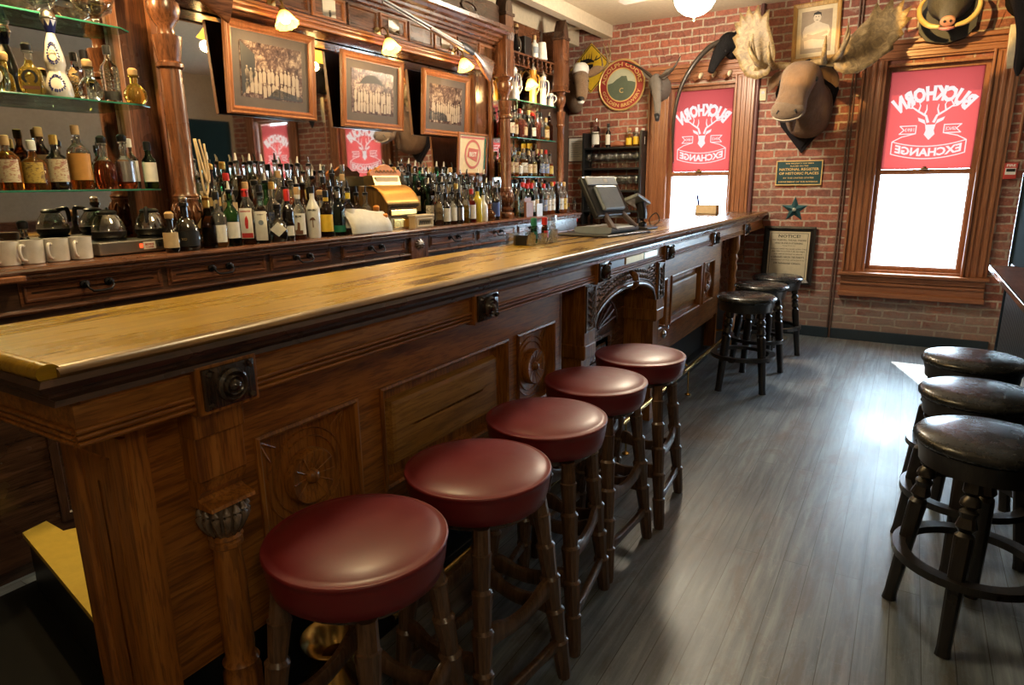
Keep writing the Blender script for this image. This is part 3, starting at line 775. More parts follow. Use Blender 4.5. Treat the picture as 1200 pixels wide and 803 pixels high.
st = make_black_stool()
for i, (x, y, a, lb) in enumerate(BS):
    o = st if i == 0 else dup(st, (0, 0, 0))
    o.location = (x, y, 0); o.rotation_euler = (0, 0, a); o['label'] = lb; o['group'] = 'black stools at the far bar end' if i < 3 else 'black stools at the dark ledge'

# ------------------------------------------------------------------ dark partition with drink ledge on the right
pt = thing('partition', 'black panelled partition with grooved boards and bright metal edge', 'partition', (.60, 3.2, 0))
PL = T(-.60, -3.2, 0)
def pb(mb, name, mat, par=None, **k):
    bmesh.ops.transform(mb.b, matrix=PL, verts=mb.b.verts); return mb.build(name, mat, par or pt, **k)
pb(MB().box(.60, .68, .3, 4.0, 0, .975).box(.60, .68, 4.0, 5.30, 0, 2.25), 'panel', plain('dull_black', (.006, .014, .018), .95, spec=.03))
m_ = MB()
y = .32
while y < 5.2: m_.box(.590, .603, y, y+.045, .08, .97, .005); y += .05
pb(m_, 'beadboard', blackpaint)
pb(MB().box(.582, .603, .3, 5.28, 0, .08, .004), 'skirting', blackpaint)
pb(MB().box(.585, .684, 5.30, 5.308, 0, 2.25), 'edge_strip', chrome)
lg = thing('drink_ledge', 'narrow reddish drink ledge with bright metal nosing above the right stools', 'ledge', (.5, 3.2, .98))
MB().box(-.06, .095, -2.9, 1.50, .0, .022).build('ledge_board', wood('ledge_wood', (.05, .02, .015), (.14, .06, .045), (.22, .10, .08), 'Y'), lg)
MB().box(-.068, -.06, -2.9, 1.506, -.004, .026, .002).box(-.06, .065, 1.50, 1.506, -.004, .026).build('metal_nosing', chrome, lg)

# ------------------------------------------------------------------ BACK BAR
bk = thing('back_bar', 'tall carved mahogany back bar with mirrors, columns and glass shelves', 'back bar', (-3.0, 3.5, 0))
KL = T(3.0, -3.5, 0)
def kb(mb, name, mat, par=None, smooth=False, label=None):
    bmesh.ops.transform(mb.b, matrix=KL, verts=mb.b.verts); o = mb.build(name, mat, par or bk, smooth=smooth)
    if label: o['label'] = label
    return o
KY0, KY1 = .62, 6.02
kb(MB().box(-3.26, -2.80, KY0, KY1, ZC-.022, ZC, .003), 'counter', mhY)
m_ = MB()
for k, (x, z, r) in enumerate(((-2.80, ZC-.014, .012), (-2.808, ZC-.034, .008), (-2.815, ZC-.047, .006))):
    m_.loft([(x, KY0, z), (x, KY1, z)], [(r, r)]*2, 8)
m_.box(-2.90, -2.812, KY0, KY1, ZC-.055, ZC-.02)
kb(m_, 'counter_moulding', mhY, smooth=True)
kb(MB().box(-3.26, -2.845, KY0, KY1, .06, 1.165).box(-3.26, -2.87, KY0, KY1, 0, .06), 'cabinet_body', dkY)
def drawer(y0, y1, z0=1.068, z1=1.158, mat=None):
    m_ = MB().sweep_rect([(0, -.01), (0, .004), (.010, .004), (.014, .012), (.02, .012), (.024, .006), (.04, .006)], y1-y0, z1-z0, T(-2.845, (y0+y1)/2, (z0+z1)/2) @ FX)
    d = kb(m_, 'drawer', mat or mhY)
    yc, zc = (y0+y1)/2, (z0+z1)/2+.012
    m_ = MB()
    for s in (-1, 1):
        m_.lathe([(.020, 0), (.018, .006), (.009, .010), (.007, .022), (.010, .026), (0, .03)], 8, T(-2.84, yc+s*.048, zc) @ FX)
        m_.loft([(-2.815, yc+s*.048, zc), (-2.805, yc+s*.050, zc-.014), (-2.80, yc+s*.036, zc-.028)], [.0045]*3, 8)
    m_.loft([(-2.80, yc-.036, zc-.028), (-2.798, yc, zc-.030), (-2.80, yc+.036, zc-.028)], [.005, .0055, .005], 8)
    kb(m_, 'drawer_pull', iron, d, smooth=True)
for y0, y1 in ((1.14, 1.70), (1.725, 2.265), (2.29, 2.72), (2.80, 3.38)): drawer(y0, y1)
for y0, y1 in ((3.64, 4.20), (4.24, 4.80), (4.85, 5.35)): drawer(y0, y1, 1.075, 1.158)
m_ = MB().box(-2.85, -2.825, 3.42, 3.60, .06, 1.16, .003); pil = kb(m_, 'pilaster', mhZ)
m_ = MB()
for k in range(5):
    a = k*PI/5+.3
    m_.loft([(-2.822, 3.51-math.cos(a)*.05, 1.11-math.sin(a)*.035), (-2.812, 3.51, 1.11), (-2.822, 3.51+math.cos(a)*.05, 1.11+math.sin(a)*.035)], [.003, .009, .003], 6, sub=3)
kb(m_, 'carved_flower', carve_g, pil, smooth=True)
m_ = MB()
for y0, y1 in ((1.14, 1.92), (1.98, 2.70), (2.8, 3.36), (3.66, 4.3), (4.36, 5.0), (5.06, 5.8)):
    m_.sweep_rect([(0, -.01), (0, .006), (.03, .006), (.04, -.004), (.06, -.004), (.09, .004), (.2, .004)], y1-y0, .82, T(-2.845, (y0+y1)/2, .58) @ FX)
kb(m_, 'lower_doors', dkZ)  # darker wood paints in the shadow on the lower back bar
m_ = MB().loft([(-2.838, KY0, 1.045), (-2.838, KY1, 1.045)], [(.010, .010)]*2, 8)
kb(m_, 'rail_moulding', mhY, smooth=True)
# risers for the bottle rows
kb(MB().box(-3.25, -3.015, 2.08, 4.72, ZC, 1.275, .003).box(-3.25, -3.105, 2.08, 4.72, 1.275, 1.335, .003), 'bottle_riser', dkY)
kb(MB().box(-3.25, -3.06, 5.06, 5.9, ZC, 1.25, .003), 'bottle_riser', dkY)
# mirrors
kb(MB().box(XM-.012, XM, 2.06, 4.80, ZC, 2.40), 'centre_mirror', mirror_m)
kb(MB().box(XM-.012, XM, KY0, 1.84, ZC, 2.62), 'left_mirror', mirror_m)
kb(MB().box(XM-.012, XM, 5.08, 5.90, ZC, 2.55), 'right_mirror', mirror_m)
kb(MB().box(-3.38, XM-.012, KY0, KY1, 1.1, 2.92), 'back_boards', mhZ)
for y in (1.84, 2.03, 4.78, 5.04): kb(MB().box(XM, XM+.03, y, y+.035, ZC, 2.42, .004), 'mirror_frame', orZ)
def kcolumn(y, x=-2.97, top=2.34, sq=True, big=1.0):
    r = .055*big
    kb(MB().box(x-.07, x+.07, y-.07, y+.07, ZC, ZC+.012, .003), 'column_plinth', mhZ)
    c = kb(MB().lathe([(r*1.25, ZC+.012), (r*1.3, ZC+.03), (r*1.15, ZC+.045), (r*.8, ZC+.055), (r*1.05, ZC+.065), (r*1.1, ZC+.08), (r*.7, ZC+.09), (r*.75, ZC+.10)], 28, T(x, y, 0)), 'turned_base', mhZ, smooth=True)
    m_ = MB().lathe([(r*.72, ZC+.10), (r*1.02, ZC+.14), (r*1.05, ZC+.18), (r*.85, ZC+.225), (r*.95, ZC+.235)], 28, T(x, y, 0))
    for k in range(9):
        a = 2*PI*k/9; u = V((math.cos(a), math.sin(a), 0)); b0 = V((x, y, ZC))
        for s in (-1, 1):
            w_ = V((-u.y, u.x, 0))*s*.008
            m_.loft([b0+u*r*.75+V((0, 0, .105)), b0+u*r*1.05+w_+V((0, 0, .14)), b0+u*r*1.08+w_*1.6+V((0, 0, .18)), b0+u*r*.95+w_*.3+V((0, 0, .215))], [.003, .008, .007, .002], 8, sub=2)
    kb(m_, 'carved_leaves', mhZ, c, smooth='all')
    kb(MB().lathe([(r*.92, ZC+.235), (r*.96, ZC+.245), (r*.80, ZC+.26), (r*.80, 1.80), (r*.76, 2.02), (r*.95, 2.03), (r*.95, 2.045), (r*.78, 2.055), (r*1.02, 2.14), (r*1.05, 2.16), (r*.6, 2.17), (r*.55, 2.20), (r*.95, 2.235), (r*1.15, 2.27), (r*1.1, 2.30), (r*.8, 2.315), (r*1.1, top)], 28, T(x, y, 0)), 'column_shaft', mhZ, smooth=True)
    m_ = MB().box(x-.055, x+.055, y-.06, y+.06, top, 2.80, .004).box(x-.065, x+.065, y-.07, y+.07, top, top+.02, .004)
    for k in range(5): m_.loft([(x+.058, y-.04+.02*k, 2.62), (x+.062, y-.04+.02*k, 2.68)], [.008, .008], 8)
    p = kb(m_, 'square_post', mhZ)
    m_ = MB().box(x-.065, x+.065, y-.07, y+.07, 2.80, 2.825, .005)
    M_ = T(x-.05, y, 2.825) @ FX
    m_.prism([(-.055, 0), (-.05, .05), (-.03, .10), (0, .15), (.03, .10), (.05, .05), (.055, 0)], .10, M_)
    kb(m_, 'pointed_finial', dkZ, p)
kcolumn(1.95, big=1.12); kcolumn(4.88); kcolumn(5.96, x=-3.0, big=.8)
# frieze and cornice between the two big columns (also over both side bays)
def entab(y0, y1, label=None):
    kb(MB().box(-3.22, -3.03, y0, y1, 2.37, 2.58), 'entablature', mhY)
    m_ = MB()
    for x, z, r in ((-3.02, 2.378, .014), (-3.012, 2.402, .010), (-3.018, 2.42, .008)): m_.loft([(x, y0, z), (x, y1, z)], [(r, r)]*2, 8)
    m_.box(-3.06, -3.016, y0, y1, 2.37, 2.43)
    kb(m_, 'lower_moulding', orY, smooth=True)
    n = max(2, int(round((y1-y0)/.29))); w = (y1-y0)/n
    for k in range(n):
        a = y0+k*w+.012; small = k % 2 == 1
        m_ = MB().sweep_rect([(0, -.006), (0, .012), (.012, .012), (.018, .002), (.03, .002)], w-.024, .125, T(-3.03, a+(w-.024)/2, 2.50) @ FX)
        o = kb(m_, 'frieze_panel', orY if small else mhY)
        if small:
            kb(MB().box(-3.028, -3.022, a+w*.28, a+w*.64, 2.452, 2.548), 'small_mirror', mirror_m, o)
    m_ = MB()
    prof = [(-3.03, 2.575), (-3.00, 2.58), (-2.995, 2.595), (-2.975, 2.60), (-2.97, 2.615), (-2.945, 2.625), (-2.94, 2.64), (-2.91, 2.65), (-2.90, 2.668), (-2.875, 2.675), (-2.87, 2.70), (-3.22, 2.70), (-3.22, 2.575)]
    vs = [V((x, y0, z)) for x, z in prof]+[V((x, y1, z)) for x, z in prof]; N = len(prof)
    m_.faces(vs, [tuple(range(N)), tuple(range(N, 2*N))[::-1]]+[(i, (i+1) % N, N+(i+1) % N, N+i) for i in range(N)])
    kb(m_, 'cornice', mhY)
entab(2.03, 4.86)
# black scrolled crest above the cornice
m_ = MB(); M_ = T(-3.0, 0, 2.70) @ FX
pts = [(2.05, 0), (4.80, 0), (4.80, .14)]
for k in range(29):
    t = k/28; pts.append((4.80-t*2.75, .15+.10*math.exp(-((t-.5)/.3)**2)+.012*math.sin(t*40)))
m_.prism(pts, .035, M_)
crest = kb(m_, 'carved_crest', dkY)
m_ = MB()
for c in (2.5, 3.0, 3.45, 3.9, 4.35):
    m_.loft([(-2.962, c+.12*math.cos(a)*(1-a/8), 2.765+.05*math.sin(a)*(1-a/8)) for a in [k*.5 for k in range(12)]], [.010]*12, 6, up=(1, 0, 0))
kb(m_, 'scroll_carving', dkY, crest, smooth=True)
# glass shelves
for y0, y1, zs in ((KY0, 1.87, (2.189, 1.862, 1.495)), (5.06, 5.90, (2.20, 1.89, 1.56))):
    for z in zs:
        dd = .16 if z == 2.189 else .245
        m_ = MB()
        poly = [(y0, 0), (y1, 0), (y1, dd-.045), (y1-.06, dd), (y0+.06, dd), (y0, dd-.045)]
        m_.prism([(p[1], p[0]) for p in poly], .008, T(XM, 0, z-.008))
        kb(m_, 'glass_shelf', shelf_glass)
        kb(MB().loft([(XM+dd-.044, y0, z-.004), (XM+dd+.001, y0+.06, z-.004), (XM+dd+.001, y1-.06, z-.004), (XM+dd-.044, y1, z-.004)], [(.0015, .004)]*4, 6), 'shelf_edge', dirt_green)
kb(MB().box(-3.24, -3.05, KY0, 1.89, 2.60, 2.64, .004).box(-3.10, -3.04, KY0, 1.89, 2.45, 2.60, .004), 'left_bay_canopy', mhY)
# spindle shelf at the top of the right bay
m_ = MB().box(-3.24, -3.04, 5.04, 5.90, 2.585, 2.60, .003).box(-3.24, -3.05, 5.04, 5.90, 2.49, 2.50, .003); ss = kb(m_, 'gallery_shelf', mhY)
for k in range(10):
    m_ = MB(); m_.lathe([(.010, 2.50), (.016, 2.515), (.007, 2.53), (.018, 2.548), (.007, 2.565), (.012, 2.585)], 12, T(-3.06, 5.09+k*.085, 0)); kb(m_, 'gallery_spindle', mhZ, ss, smooth=True)
kb(MB().box(-3.22, -3.20, 5.04, 5.9, 2.60, 2.90).box(-3.22, -3.0, 6.0, 6.02, 2.3, 2.9), 'upper_board', mhY)
# cords hung on the near column
tag(MB().loft([(-2.91, 1.985, 1.72), (-2.90, 1.99, 1.60), (-2.90, 2.0, 1.49), (-2.905, 2.015, 1.46), (-2.91, 2.03, 1.50), (-2.92, 2.035, 1.60), (-2.94, 2.03, 1.72)], [.005]*7, 8, sub=4).loft([(-2.91, 1.99, 1.72), (-2.895, 2.005, 1.58), (-2.895, 2.02, 1.52), (-2.90, 2.035, 1.55), (-2.92, 2.04, 1.70)], [.005]*5, 8, sub=4).build('cord', tanp, smooth='all'), 'tan cord looped beside the carved column of the back bar', 'cord')

# ------------------------------------------------------------------ wall lamps of the back bar
bulb_m = emit('warm_bulb', (1.0, .60, .20), 16)
shade_m = translucent('frosted_amber_glass', (.62, .36, .10))
for (y, z, x, lb) in ((2.60, 2.375, -2.93, 'ruffled glass bulb lamp above the leftmost framed photograph'), (3.42, 2.375, -2.93, 'ruffled glass bulb lamp above the middle framed photograph'), (4.24, 2.375, -2.93, 'ruffled glass bulb lamp above the rightmost framed photograph'), (5.36, 2.375, -3.0, 'ruffled glass bulb lamp among the steins in the right bay'), (1.42, 2.50, -3.0, 'ruffled glass bulb lamp over the left glass shelves')):
    L = thing('wall_lamp', lb, 'lamp', (x, y, z), 0, 'ruffled glass bulb lamps of the back bar')
    MB().lathe([(.028, -.02), (.028, 0), (.0, .004)], 16, T(-.085, 0, .065) @ FX).loft([(-.085, 0, .065), (-.04, 0, .085), (-.01, 0, .06), (0, 0, .035)], [.006]*4, 8, sub=4).build('lamp_arm', oldbrass, L, smooth=True)
    TI = R(-.35, 'Y')
    MB().lathe([(.0, .04), (.016, .038), (.018, .02), (.018, .012)], 16, TI).build('socket', oldbrass, L, smooth=True)
    MB().lathe([(0, -.052), (.02, -.045), (.030, -.025), (.028, -.005), (.014, .012), (0, .014)], 20, TI).build('bulb', bulb_m, L, smooth='all')
    vs, fs = [], []; prof = [(.018, .014), (.034, -.005), (.046, -.032), (.060, -.060)]; S = 48
    for i, (r, zz) in enumerate(prof):
        for k in range(S):
            a = 2*PI*k/S; rr = r*(1+.07*i/3*math.cos(a*12)); vs.append(TI @ V((rr*math.cos(a), rr*math.sin(a), zz)))
    for i in range(3):
        for k in range(S): fs.append((i*S+k, i*S+(k+1) % S, (i+1)*S+(k+1) % S, (i+1)*S+k))
    MB().faces(vs, fs).build('glass_shade', shade_m, L, smooth='all')
    li = bpy.data.lights.new('bulb_light', 'POINT'); li.energy = 30 if y < 2 else 9; li.color = (1, .66, .27); li.shadow_soft_size = .03
    lo = bpy.data.objects.new('bulb_light', li); C.objects.link(lo); lo.parent = L; lo.location = (.05, 0, -.085)

# ------------------------------------------------------------------ framed photographs leaning out from the mirror
def picture(name, label, w, h, loc, M, frame, inner, mat=None, prof=None, par_lab='framed photograph', group=None, border=.05):
    root = thing(name, label, par_lab, loc, 0, group)
    pr = prof or [(0, 0), (0, .022), (.008, .028), (.018, .020), (.030, .024), (.040, .012), (.044, .012), (.044, .004)]
    MB().sweep_rect(pr, w, h, M).sweep_rect([(0, 0), (w/2 if w < h else h/2, 0)], w, h, M).build('picture_frame', frame, root)
    ins = pr[-1][0]
    if mat: MB().prism([(-w/2+ins, -h/2+ins), (w/2-ins, -h/2+ins), (w/2-ins, h/2-ins), (-w/2+ins, h/2-ins)], .003, M @ T(0, 0, .002)).build('mount', mat, root)
    b_ = ins+border
    MB().prism([(-w/2+b_, -h/2+b_), (w/2-b_, -h/2+b_), (w/2-b_, h/2-b_), (-w/2+b_, h/2-b_)], .0015, M @ T(0, 0, .0052)).build('print', inner, root)
    return root
for i, (y0, y1, z0, z1, lb) in enumerate(((2.40, 3.015, 1.885, 2.36, 'leftmost framed old photograph of a crowded room'), (3.235, 3.83, 1.87, 2.33, 'middle framed old photograph of a group under a dark canopy'), (4.05, 4.655, 1.865, 2.33, 'rightmost framed old photograph of people around a car'))):
    p = picture('framed_photograph', lb+' on the mirror', y1-y0, z1-z0, (-3.19, (y0+y1)/2, (z0+z1)/2), R(.07, 'Y') @ FX, orZ, photo_m, matgrey, group='framed photographs on the back bar')
    MM = R(.07, 'Y') @ FX; w, h = y1-y0-.2, z1-z0-.2; m_ = MB()
    if i == 1: m_.prism([(-w*.32, h*.18), (-w*.25, h*.32), (-w*.1, h*.42), (w*.05, h*.42), (w*.2, h*.30), (w*.26, h*.2), (w*.1, h*.24), (-w*.1, h*.22)], .001, MM @ T(0, 0, .0072))
    elif i == 0: m_.prism([(-w*.5, -h*.5), (-w*.5, h*.5), (-w*.42, h*.42), (-w*.28, h*.30), (-w*.28, -h*.1)], .001, MM @ T(0, 0, .0072)).prism([(w*.05, -h*.3), (w*.5, -h*.42), (w*.5, -h*.5), (-w*.1, -h*.5)], .001, MM @ T(0, 0, .0072))
    else: m_.prism([(-w*.5, -h*.45), (w*.05, -h*.45), (w*.02, -h*.3), (-w*.1, -h*.22), (-w*.5, -h*.22)], .001, MM @ T(0, 0, .0072))
    m_.build('dark_shape_in_print', ink, p)
    m_ = MB(); rnd = random.Random(i)
    for k in range(26):          # rows of standing figures in the print: pale shirt and face
        x = -w*.42+(k % 13)*w*.07+rnd.uniform(-.004, .004); y = -h*.12-(k//13)*h*.16+(h*.08 if k < 13 else 0)+rnd.uniform(-.01, .01)
        m_.prism([(x-.010, y-.05), (x+.010, y-.05), (x+.012, y), (x+.004, y+.012), (x-.004, y+.012), (x-.012, y)], .0008, MM @ T(0, 0, .0074))
        m_.lathe([(.0065, 0), (.006, .0008), (0, .0009)], 8, MM @ T(x, y+.02, .0074))
    m_.build('figures_in_print', plain('faded_print', (.30, .25, .21), .4), p)
    for s in (-1, 1): MB().loft([(-.0, s*w*.3, .20), (-.05, s*w*.3, .27)], [.002, .002], 6).build('hanging_wire', iron, p)

# small framed poster leaning on the mirror near the second column
p = picture('framed_poster', 'small framed red and cream poster standing above the bottles near the far column', .42, .33, (-3.12, 4.60, 1.735), R(.08, 'Y') @ FX, orZ, cream, None, prof=[(0, 0), (0, .015), (.015, .018), (.02, .006)], par_lab='poster', border=.0)
MM = R(.08, 'Y') @ FX
MB().lathe([(.115, 0), (.115, .0008), (.095, .001)], 40, MM @ T(0, .0, .008), cap=False).prism([(-.17, .12), (.17, .12), (.17, .135), (-.17, .135)], .001, MM @ T(0, 0, .008)).prism([(-.08, -.02), (.06, -.06), (.08, .04), (-.06, .05)], .001, MM @ T(0, 0, .008)).build('red_ring_print', plain('faded_red', (.55, .16, .14), .5), p)
text('BEST', .05, whitep, p, MM @ T(0, .0, .010), width=.10, bold=.001)
MB().prism([(.165, -.13), (.185, -.13), (.185, .13), (.165, .13)], .001, MM @ T(0, 0, .009)).build('green_strip_print', greenlab, p)

# ------------------------------------------------------------------ rifles
def rifle(label, a, b2, c, d):
    """muzzle a, breech b, wrist c, butt d (world)"""
    o = V(b2); r = thing('rifle', label, 'rifle', tuple(o), 0, 'rifles on the back bar')
    a, b2, c, d = [V(p)-o for p in (a, b2, c, d)]
    MB().loft([a, b2], [.009, .013], 12).loft([a+V((0, 0, -.018)), a.lerp(b2, .95)+V((0, 0, -.022))], [.006, .007], 10).build('barrel', steel, r, smooth=True)
    MB().loft([b2+(a-b2)*.02, b2.lerp(c, .5), c], [(.014, .022), (.016, .03), (.013, .022)], 12, power=3, sub=3).build('receiver', iron, r, smooth=True)
    MB().loft([a.lerp(b2, .55)+V((0, 0, -.012)), b2+V((0, 0, -.014))], [(.014, .014), (.018, .02)], 12).build('fore_end', mhY, r, smooth=True)
    MB().loft([c, c.lerp(d, .25), c.lerp(d, .6), d], [(.013, .020), (.015, .034), (.018, .062), (.019, .085)], 16, power=2.8, sub=4).build('butt_stock', mhY, r, smooth=True)
    return r
rifle('long rifle hanging slantwise across the cornice of the back bar', (-2.86, 3.30, 2.585), (-2.86, 4.13, 2.455), (-2.86, 4.27, 2.43), (-2.86, 4.50, 2.33))
rifle('rifle over the near column with only its butt showing', (-2.86, 1.2, 2.50), (-2.86, 1.80, 2.42), (-2.86, 1.95, 2.40), (-2.86, 2.22, 2.33))

# ------------------------------------------------------------------ BOTTLES
ORD = ['first', 'second', 'third', 'fourth', 'fifth', 'sixth', 'seventh', 'eighth', 'ninth', 'tenth', 'eleventh', 'twelfth', 'thirteenth', 'fourteenth', 'fifteenth', 'sixteenth', 'seventeenth', 'eighteenth', 'nineteenth', 'twentieth']
ORD += ['twenty-'+w for w in ORD[:9]]+['thirtieth']+['thirty-'+w for w in ORD[:9]]
clear = (.93, .95, .93)
GL = {
 'clear': M_glass('bottle_clear', (.90, .94, .94)),
 'whiskey': M_bottle('bottle_whiskey', clear, (.75, .28, .05), .15), 'amber_low': M_bottle('bottle_amber_low', clear, (.75, .30, .06), .08),
 'rum': M_bottle('bottle_rum', clear, (.55, .12, .03), .12), 'gold': M_bottle('bottle_gold', clear, (.85, .60, .12), .13),
 'brown': M_glass('bottle_brown', (.20, .07, .02)), 'dark': plain('bottle_dark', (.008, .006, .006), .08, coat=.6),
 'green': M_glass('bottle_green', (.05, .22, .07)), 'champagne': plain('bottle_champagne', (.012, .028, .010), .08, coat=.6),
 'blue': M_glass('bottle_blue', (.42, .72, .85)), 'white': plain('bottle_white', (.78, .78, .74), .18, coat=.6),
 'red': M_bottle('bottle_red', (.9, .6, .5), (.5, .03, .02), .16), 'pink': M_bottle('bottle_pink', clear, (.8, .25, .2), .16),
 'yellow': plain('bottle_yellow', (.62, .50, .05), .15, coat=.5), 'palegreen': M_glass('bottle_palegreen', (.62, .78, .68)),
}
def m_label(name, base, print_):
    t = NT(name); n = t.noise(t.coords((1, 1, 2.6)), 95, 3, .6); n2 = t.noise(t.coords(), 30, 2)
    c = t.mix(t.ramp(n, [(.55, (0, 0, 0)), (.60, (.8, .8, .8))], 'LINEAR'), base, print_)
    c = t.mix(t.ramp(n2, [(.58, (0, 0, 0)), (.62, (.6, .6, .6))]), c, print_); t.bsdf(c, .5); return t.m
labW = m_label('printed_white_label', (.66, .64, .58), (.12, .10, .10)); labT = m_label('printed_tan_label', (.50, .38, .22), (.14, .06, .03)); labC = m_label('printed_cream_label', (.62, .54, .36), (.30, .05, .04))
labB = m_label('printed_blue_label', (.10, .14, .28), (.55, .52, .42)); labY = m_label('printed_yellow_label', (.58, .42, .10), (.10, .05, .03))
def profile(kind, h, r):
    nr = .0135 if r > .03 else .012
    if kind == 'wine': P_ = [(.9*r, 0), (r, .01), (r, .62*h), (.93*r, .67*h), (.5*r, .75*h), (nr, .80*h), (nr, .97*h), (nr*1.15, .975*h), (nr*1.1, h)]
    elif kind == 'champ': P_ = [(.9*r, 0), (r, .012), (r, .42*h), (.85*r, .56*h), (.5*r, .70*h), (nr*1.1, .80*h), (nr, .95*h), (nr*1.3, .96*h), (nr*1.2, h)]
    elif kind == 'taper': P_ = [(.85*r, 0), (.9*r, .01), (r, .5*h), (.96*r, .60*h), (.6*r, .70*h), (nr, .78*h), (nr, h)]
    elif kind == 'squat': P_ = [(.8*r, 0), (r, .02), (1.02*r, .35*h), (.9*r, .55*h), (.45*r, .66*h), (nr, .72*h), (nr, .95*h), (nr*1.4, .96*h), (nr*1.4, h)]
    elif kind == 'decanter': P_ = [(.75*r, 0), (.95*r, .02), (r, .25*h), (.9*r, .45*h), (.6*r, .62*h), (nr*1.2, .70*h), (nr*1.2, .92*h), (nr*1.7, .94*h), (nr*1.7, h)]
    elif kind == 'bell': P_ = [(.95*r, 0), (r, .01), (r, .55*h), (.8*r, .63*h), (nr*1.4, .68*h), (nr, .78*h), (nr, h)]
    else: P_ = [(.92*r, 0), (r, .008), (r, .58*h), (.95*r, .63*h), (.6*r, .70*h), (nr, .76*h), (nr, .96*h), (nr*1.15, .965*h), (nr*1.15, h)]
    return P_
MESHC = {}
def cached(key, fn):
    if key not in MESHC: MESHC[key] = fn()
    return MESHC[key]
def link(name, me, parent=None):
    o = bpy.data.objects.new(name, me); C.objects.link(o)
    if parent: o.parent = parent
    return o
def mesh_of(mb, mat, smooth=True):
    bmesh.ops.recalc_face_normals(mb.b, faces=mb.b.faces)
    me = bpy.data.meshes.new('m'); mb.b.to_mesh(me); mb.b.free(); me.materials.append(mat)
    for p in me.polygons: p.use_smooth = True
    if smooth is True: me.set_sharp_from_angle(angle=math.radians(45))
    return me
def bottle(x, y, z, kind='std', h=.28, r=.037, glass='clear', lab=None, cap='pour', label='', cat='bottle', group=None, rz=None, neck=None, sq=False, flat=1.0, name='bottle'):
    """lab = (z0frac, z1frac, material); cap = pour | white_pour | material | None"""
    g = GL[glass]
    def body():
        m_ = MB()
        if sq:
            P_ = profile(kind, h, r); m_.loft([(0, 0, zz) for rr, zz in P_], [(rr*(1.0 if rr > .02 else 1), rr*(flat if rr > .02 else 1)) for rr, zz in P_], 24, up=(0, 1, 0), power=5 if True else 2)
        else: m_.lathe(profile(kind, h, r), 20)
        return mesh_of(m_, g)
    o = link(name, cached(('b', kind, h, r, glass, sq, flat), body))
    o.location = (x, y, z); o.rotation_euler = (0, 0, rz if rz is not None else random.uniform(-.9, -.1))
    tag(o, label, cat, group)
    if lab:
        z0, z1, lm = lab
        def lb():
            if sq:
                return mesh_of(MB().box(r*.99, r*1.0+.0012, -r*.8*flat, r*.8*flat, z0*h, z1*h, .0004), lm, False)
            vs, fs = [], []; S = 14
            for i in range(S+1):
                a = -1.15+2.3*i/S
                for zz in (z0*h, z1*h):
                    rr = r*(.97 if kind in ('taper',) else 1.0)+.0008; vs.append(V((rr*math.cos(a), rr*math.sin(a), zz)))
            for i in range(S): fs.append((2*i, 2*i+2, 2*i+3, 2*i+1))
            return mesh_of(MB().faces(vs, fs), lm)
        link('label', cached(('l', kind, h, r, z0, z1, lm.name, sq, flat), lb), o)
    if neck:
        link('neck_label', cached(('n', h, r, neck.name), lambda: mesh_of(MB().lathe([(.0145, .80*h), (.0148, .81*h), (.0148, .92*h), (.0143, .93*h)], 16), neck)), o)
    if cap in ('pour', 'white_pour', 'steel_pour'):
        tipm = {'pour': blackplastic, 'white_pour': whitep, 'steel_pour': silver}[cap]
        link('pourer_collar', cached(('pc', h), lambda: mesh_of(MB().lathe([(.011, h-.006), (.016, h+.002), (.017, h+.010), (.012, h+.013), (0, h+.014)], 14), blackplastic)), o)
        link('pourer_spout', cached(('ps', h, cap), lambda: mesh_of(MB().loft([(0, 0, h+.01), (.001, 0, h+.03), (.008, 0, h+.05)], [.007, .006, .0035], 10), tipm)), o)
    elif cap is not None:
        big = kind in ('decanter', 'squat')
        def cp():
            if big: return mesh_of(MB().lathe([(.016, h-.002), (.019, h+.004), (.020, h+.022), (.012, h+.030), (0, h+.031)], 16), cap)
            return mesh_of(MB().lathe([(.0155, h-.030), (.0162, h-.02), (.0158, h+.006), (.012, h+.009), (0, h+.009)], 16), cap)
        link('cap', cached(('c', h, big, cap.name), cp), o)
    return o
XR = -2.865
CAMA = -.75      # labels turned towards the room
F = 'bottles in the front row of the back bar'
def fb(y, **k):
    k.setdefault('group', F); return bottle(XR, y, ZC, rz=CAMA+random.uniform(-.12, .12), **k)
XO = fb(1.86, kind='decanter', h=.215, r=.062, glass='dark', lab=(.1, .42, ink), cap=silver, label='flat round dark decanter bottle with silver collar at the carved column')
text('XO', .02, goldp, XO, T(.0636, 0, .055) @ FX, width=.024)
bottle(-2.835, 1.765, ZC, kind='squat', h=.15, r=.034, glass='dark', lab=(.15, .6, tanp), cap=cork, label='small dark bottle with tan label left of the flat round decanter', group=F)
fb(1.975, kind='champ', h=.235, r=.034, glass='brown', cap=goldfoil, neck=goldfoil, label='bottle with long gold foil neck right of the dark decanter')
fb(2.03, kind='bell', h=.255, r=.040, glass='amber_low', lab=(.10, .42, paper), cap=blackplastic, label='round bell bottle, dark liquor low, white label, long black cap')
fb(2.105, kind='std', h=.26, r=.038, glass='green', lab=(.15, .45, paper), cap='white_pour', label='bright green gin bottle with white pourer in the front row')
B = fb(2.195, kind='std', h=.265, r=.036, glass='clear', sq=True, lab=(.12, .68, paper), cap=redcap, label='square clear gin bottle with tall white label and red neck')
text('BEEFEATER', .01, redp, B, T(.0375, 0, .165) @ FX, width=.048, bold=.0004); MB().prism([(-.026, .035), (.026, .035), (.026, .058), (-.026, .058)], .0008, T(.0374, 0, 0) @ FX).prism([(-.005, .08), (.006, .08), (.009, .12), (.003, .145), (-.006, .13), (-.008, .1)], .0008, T(.0374, 0, 0) @ FX).build('red_label_print', redp, B)
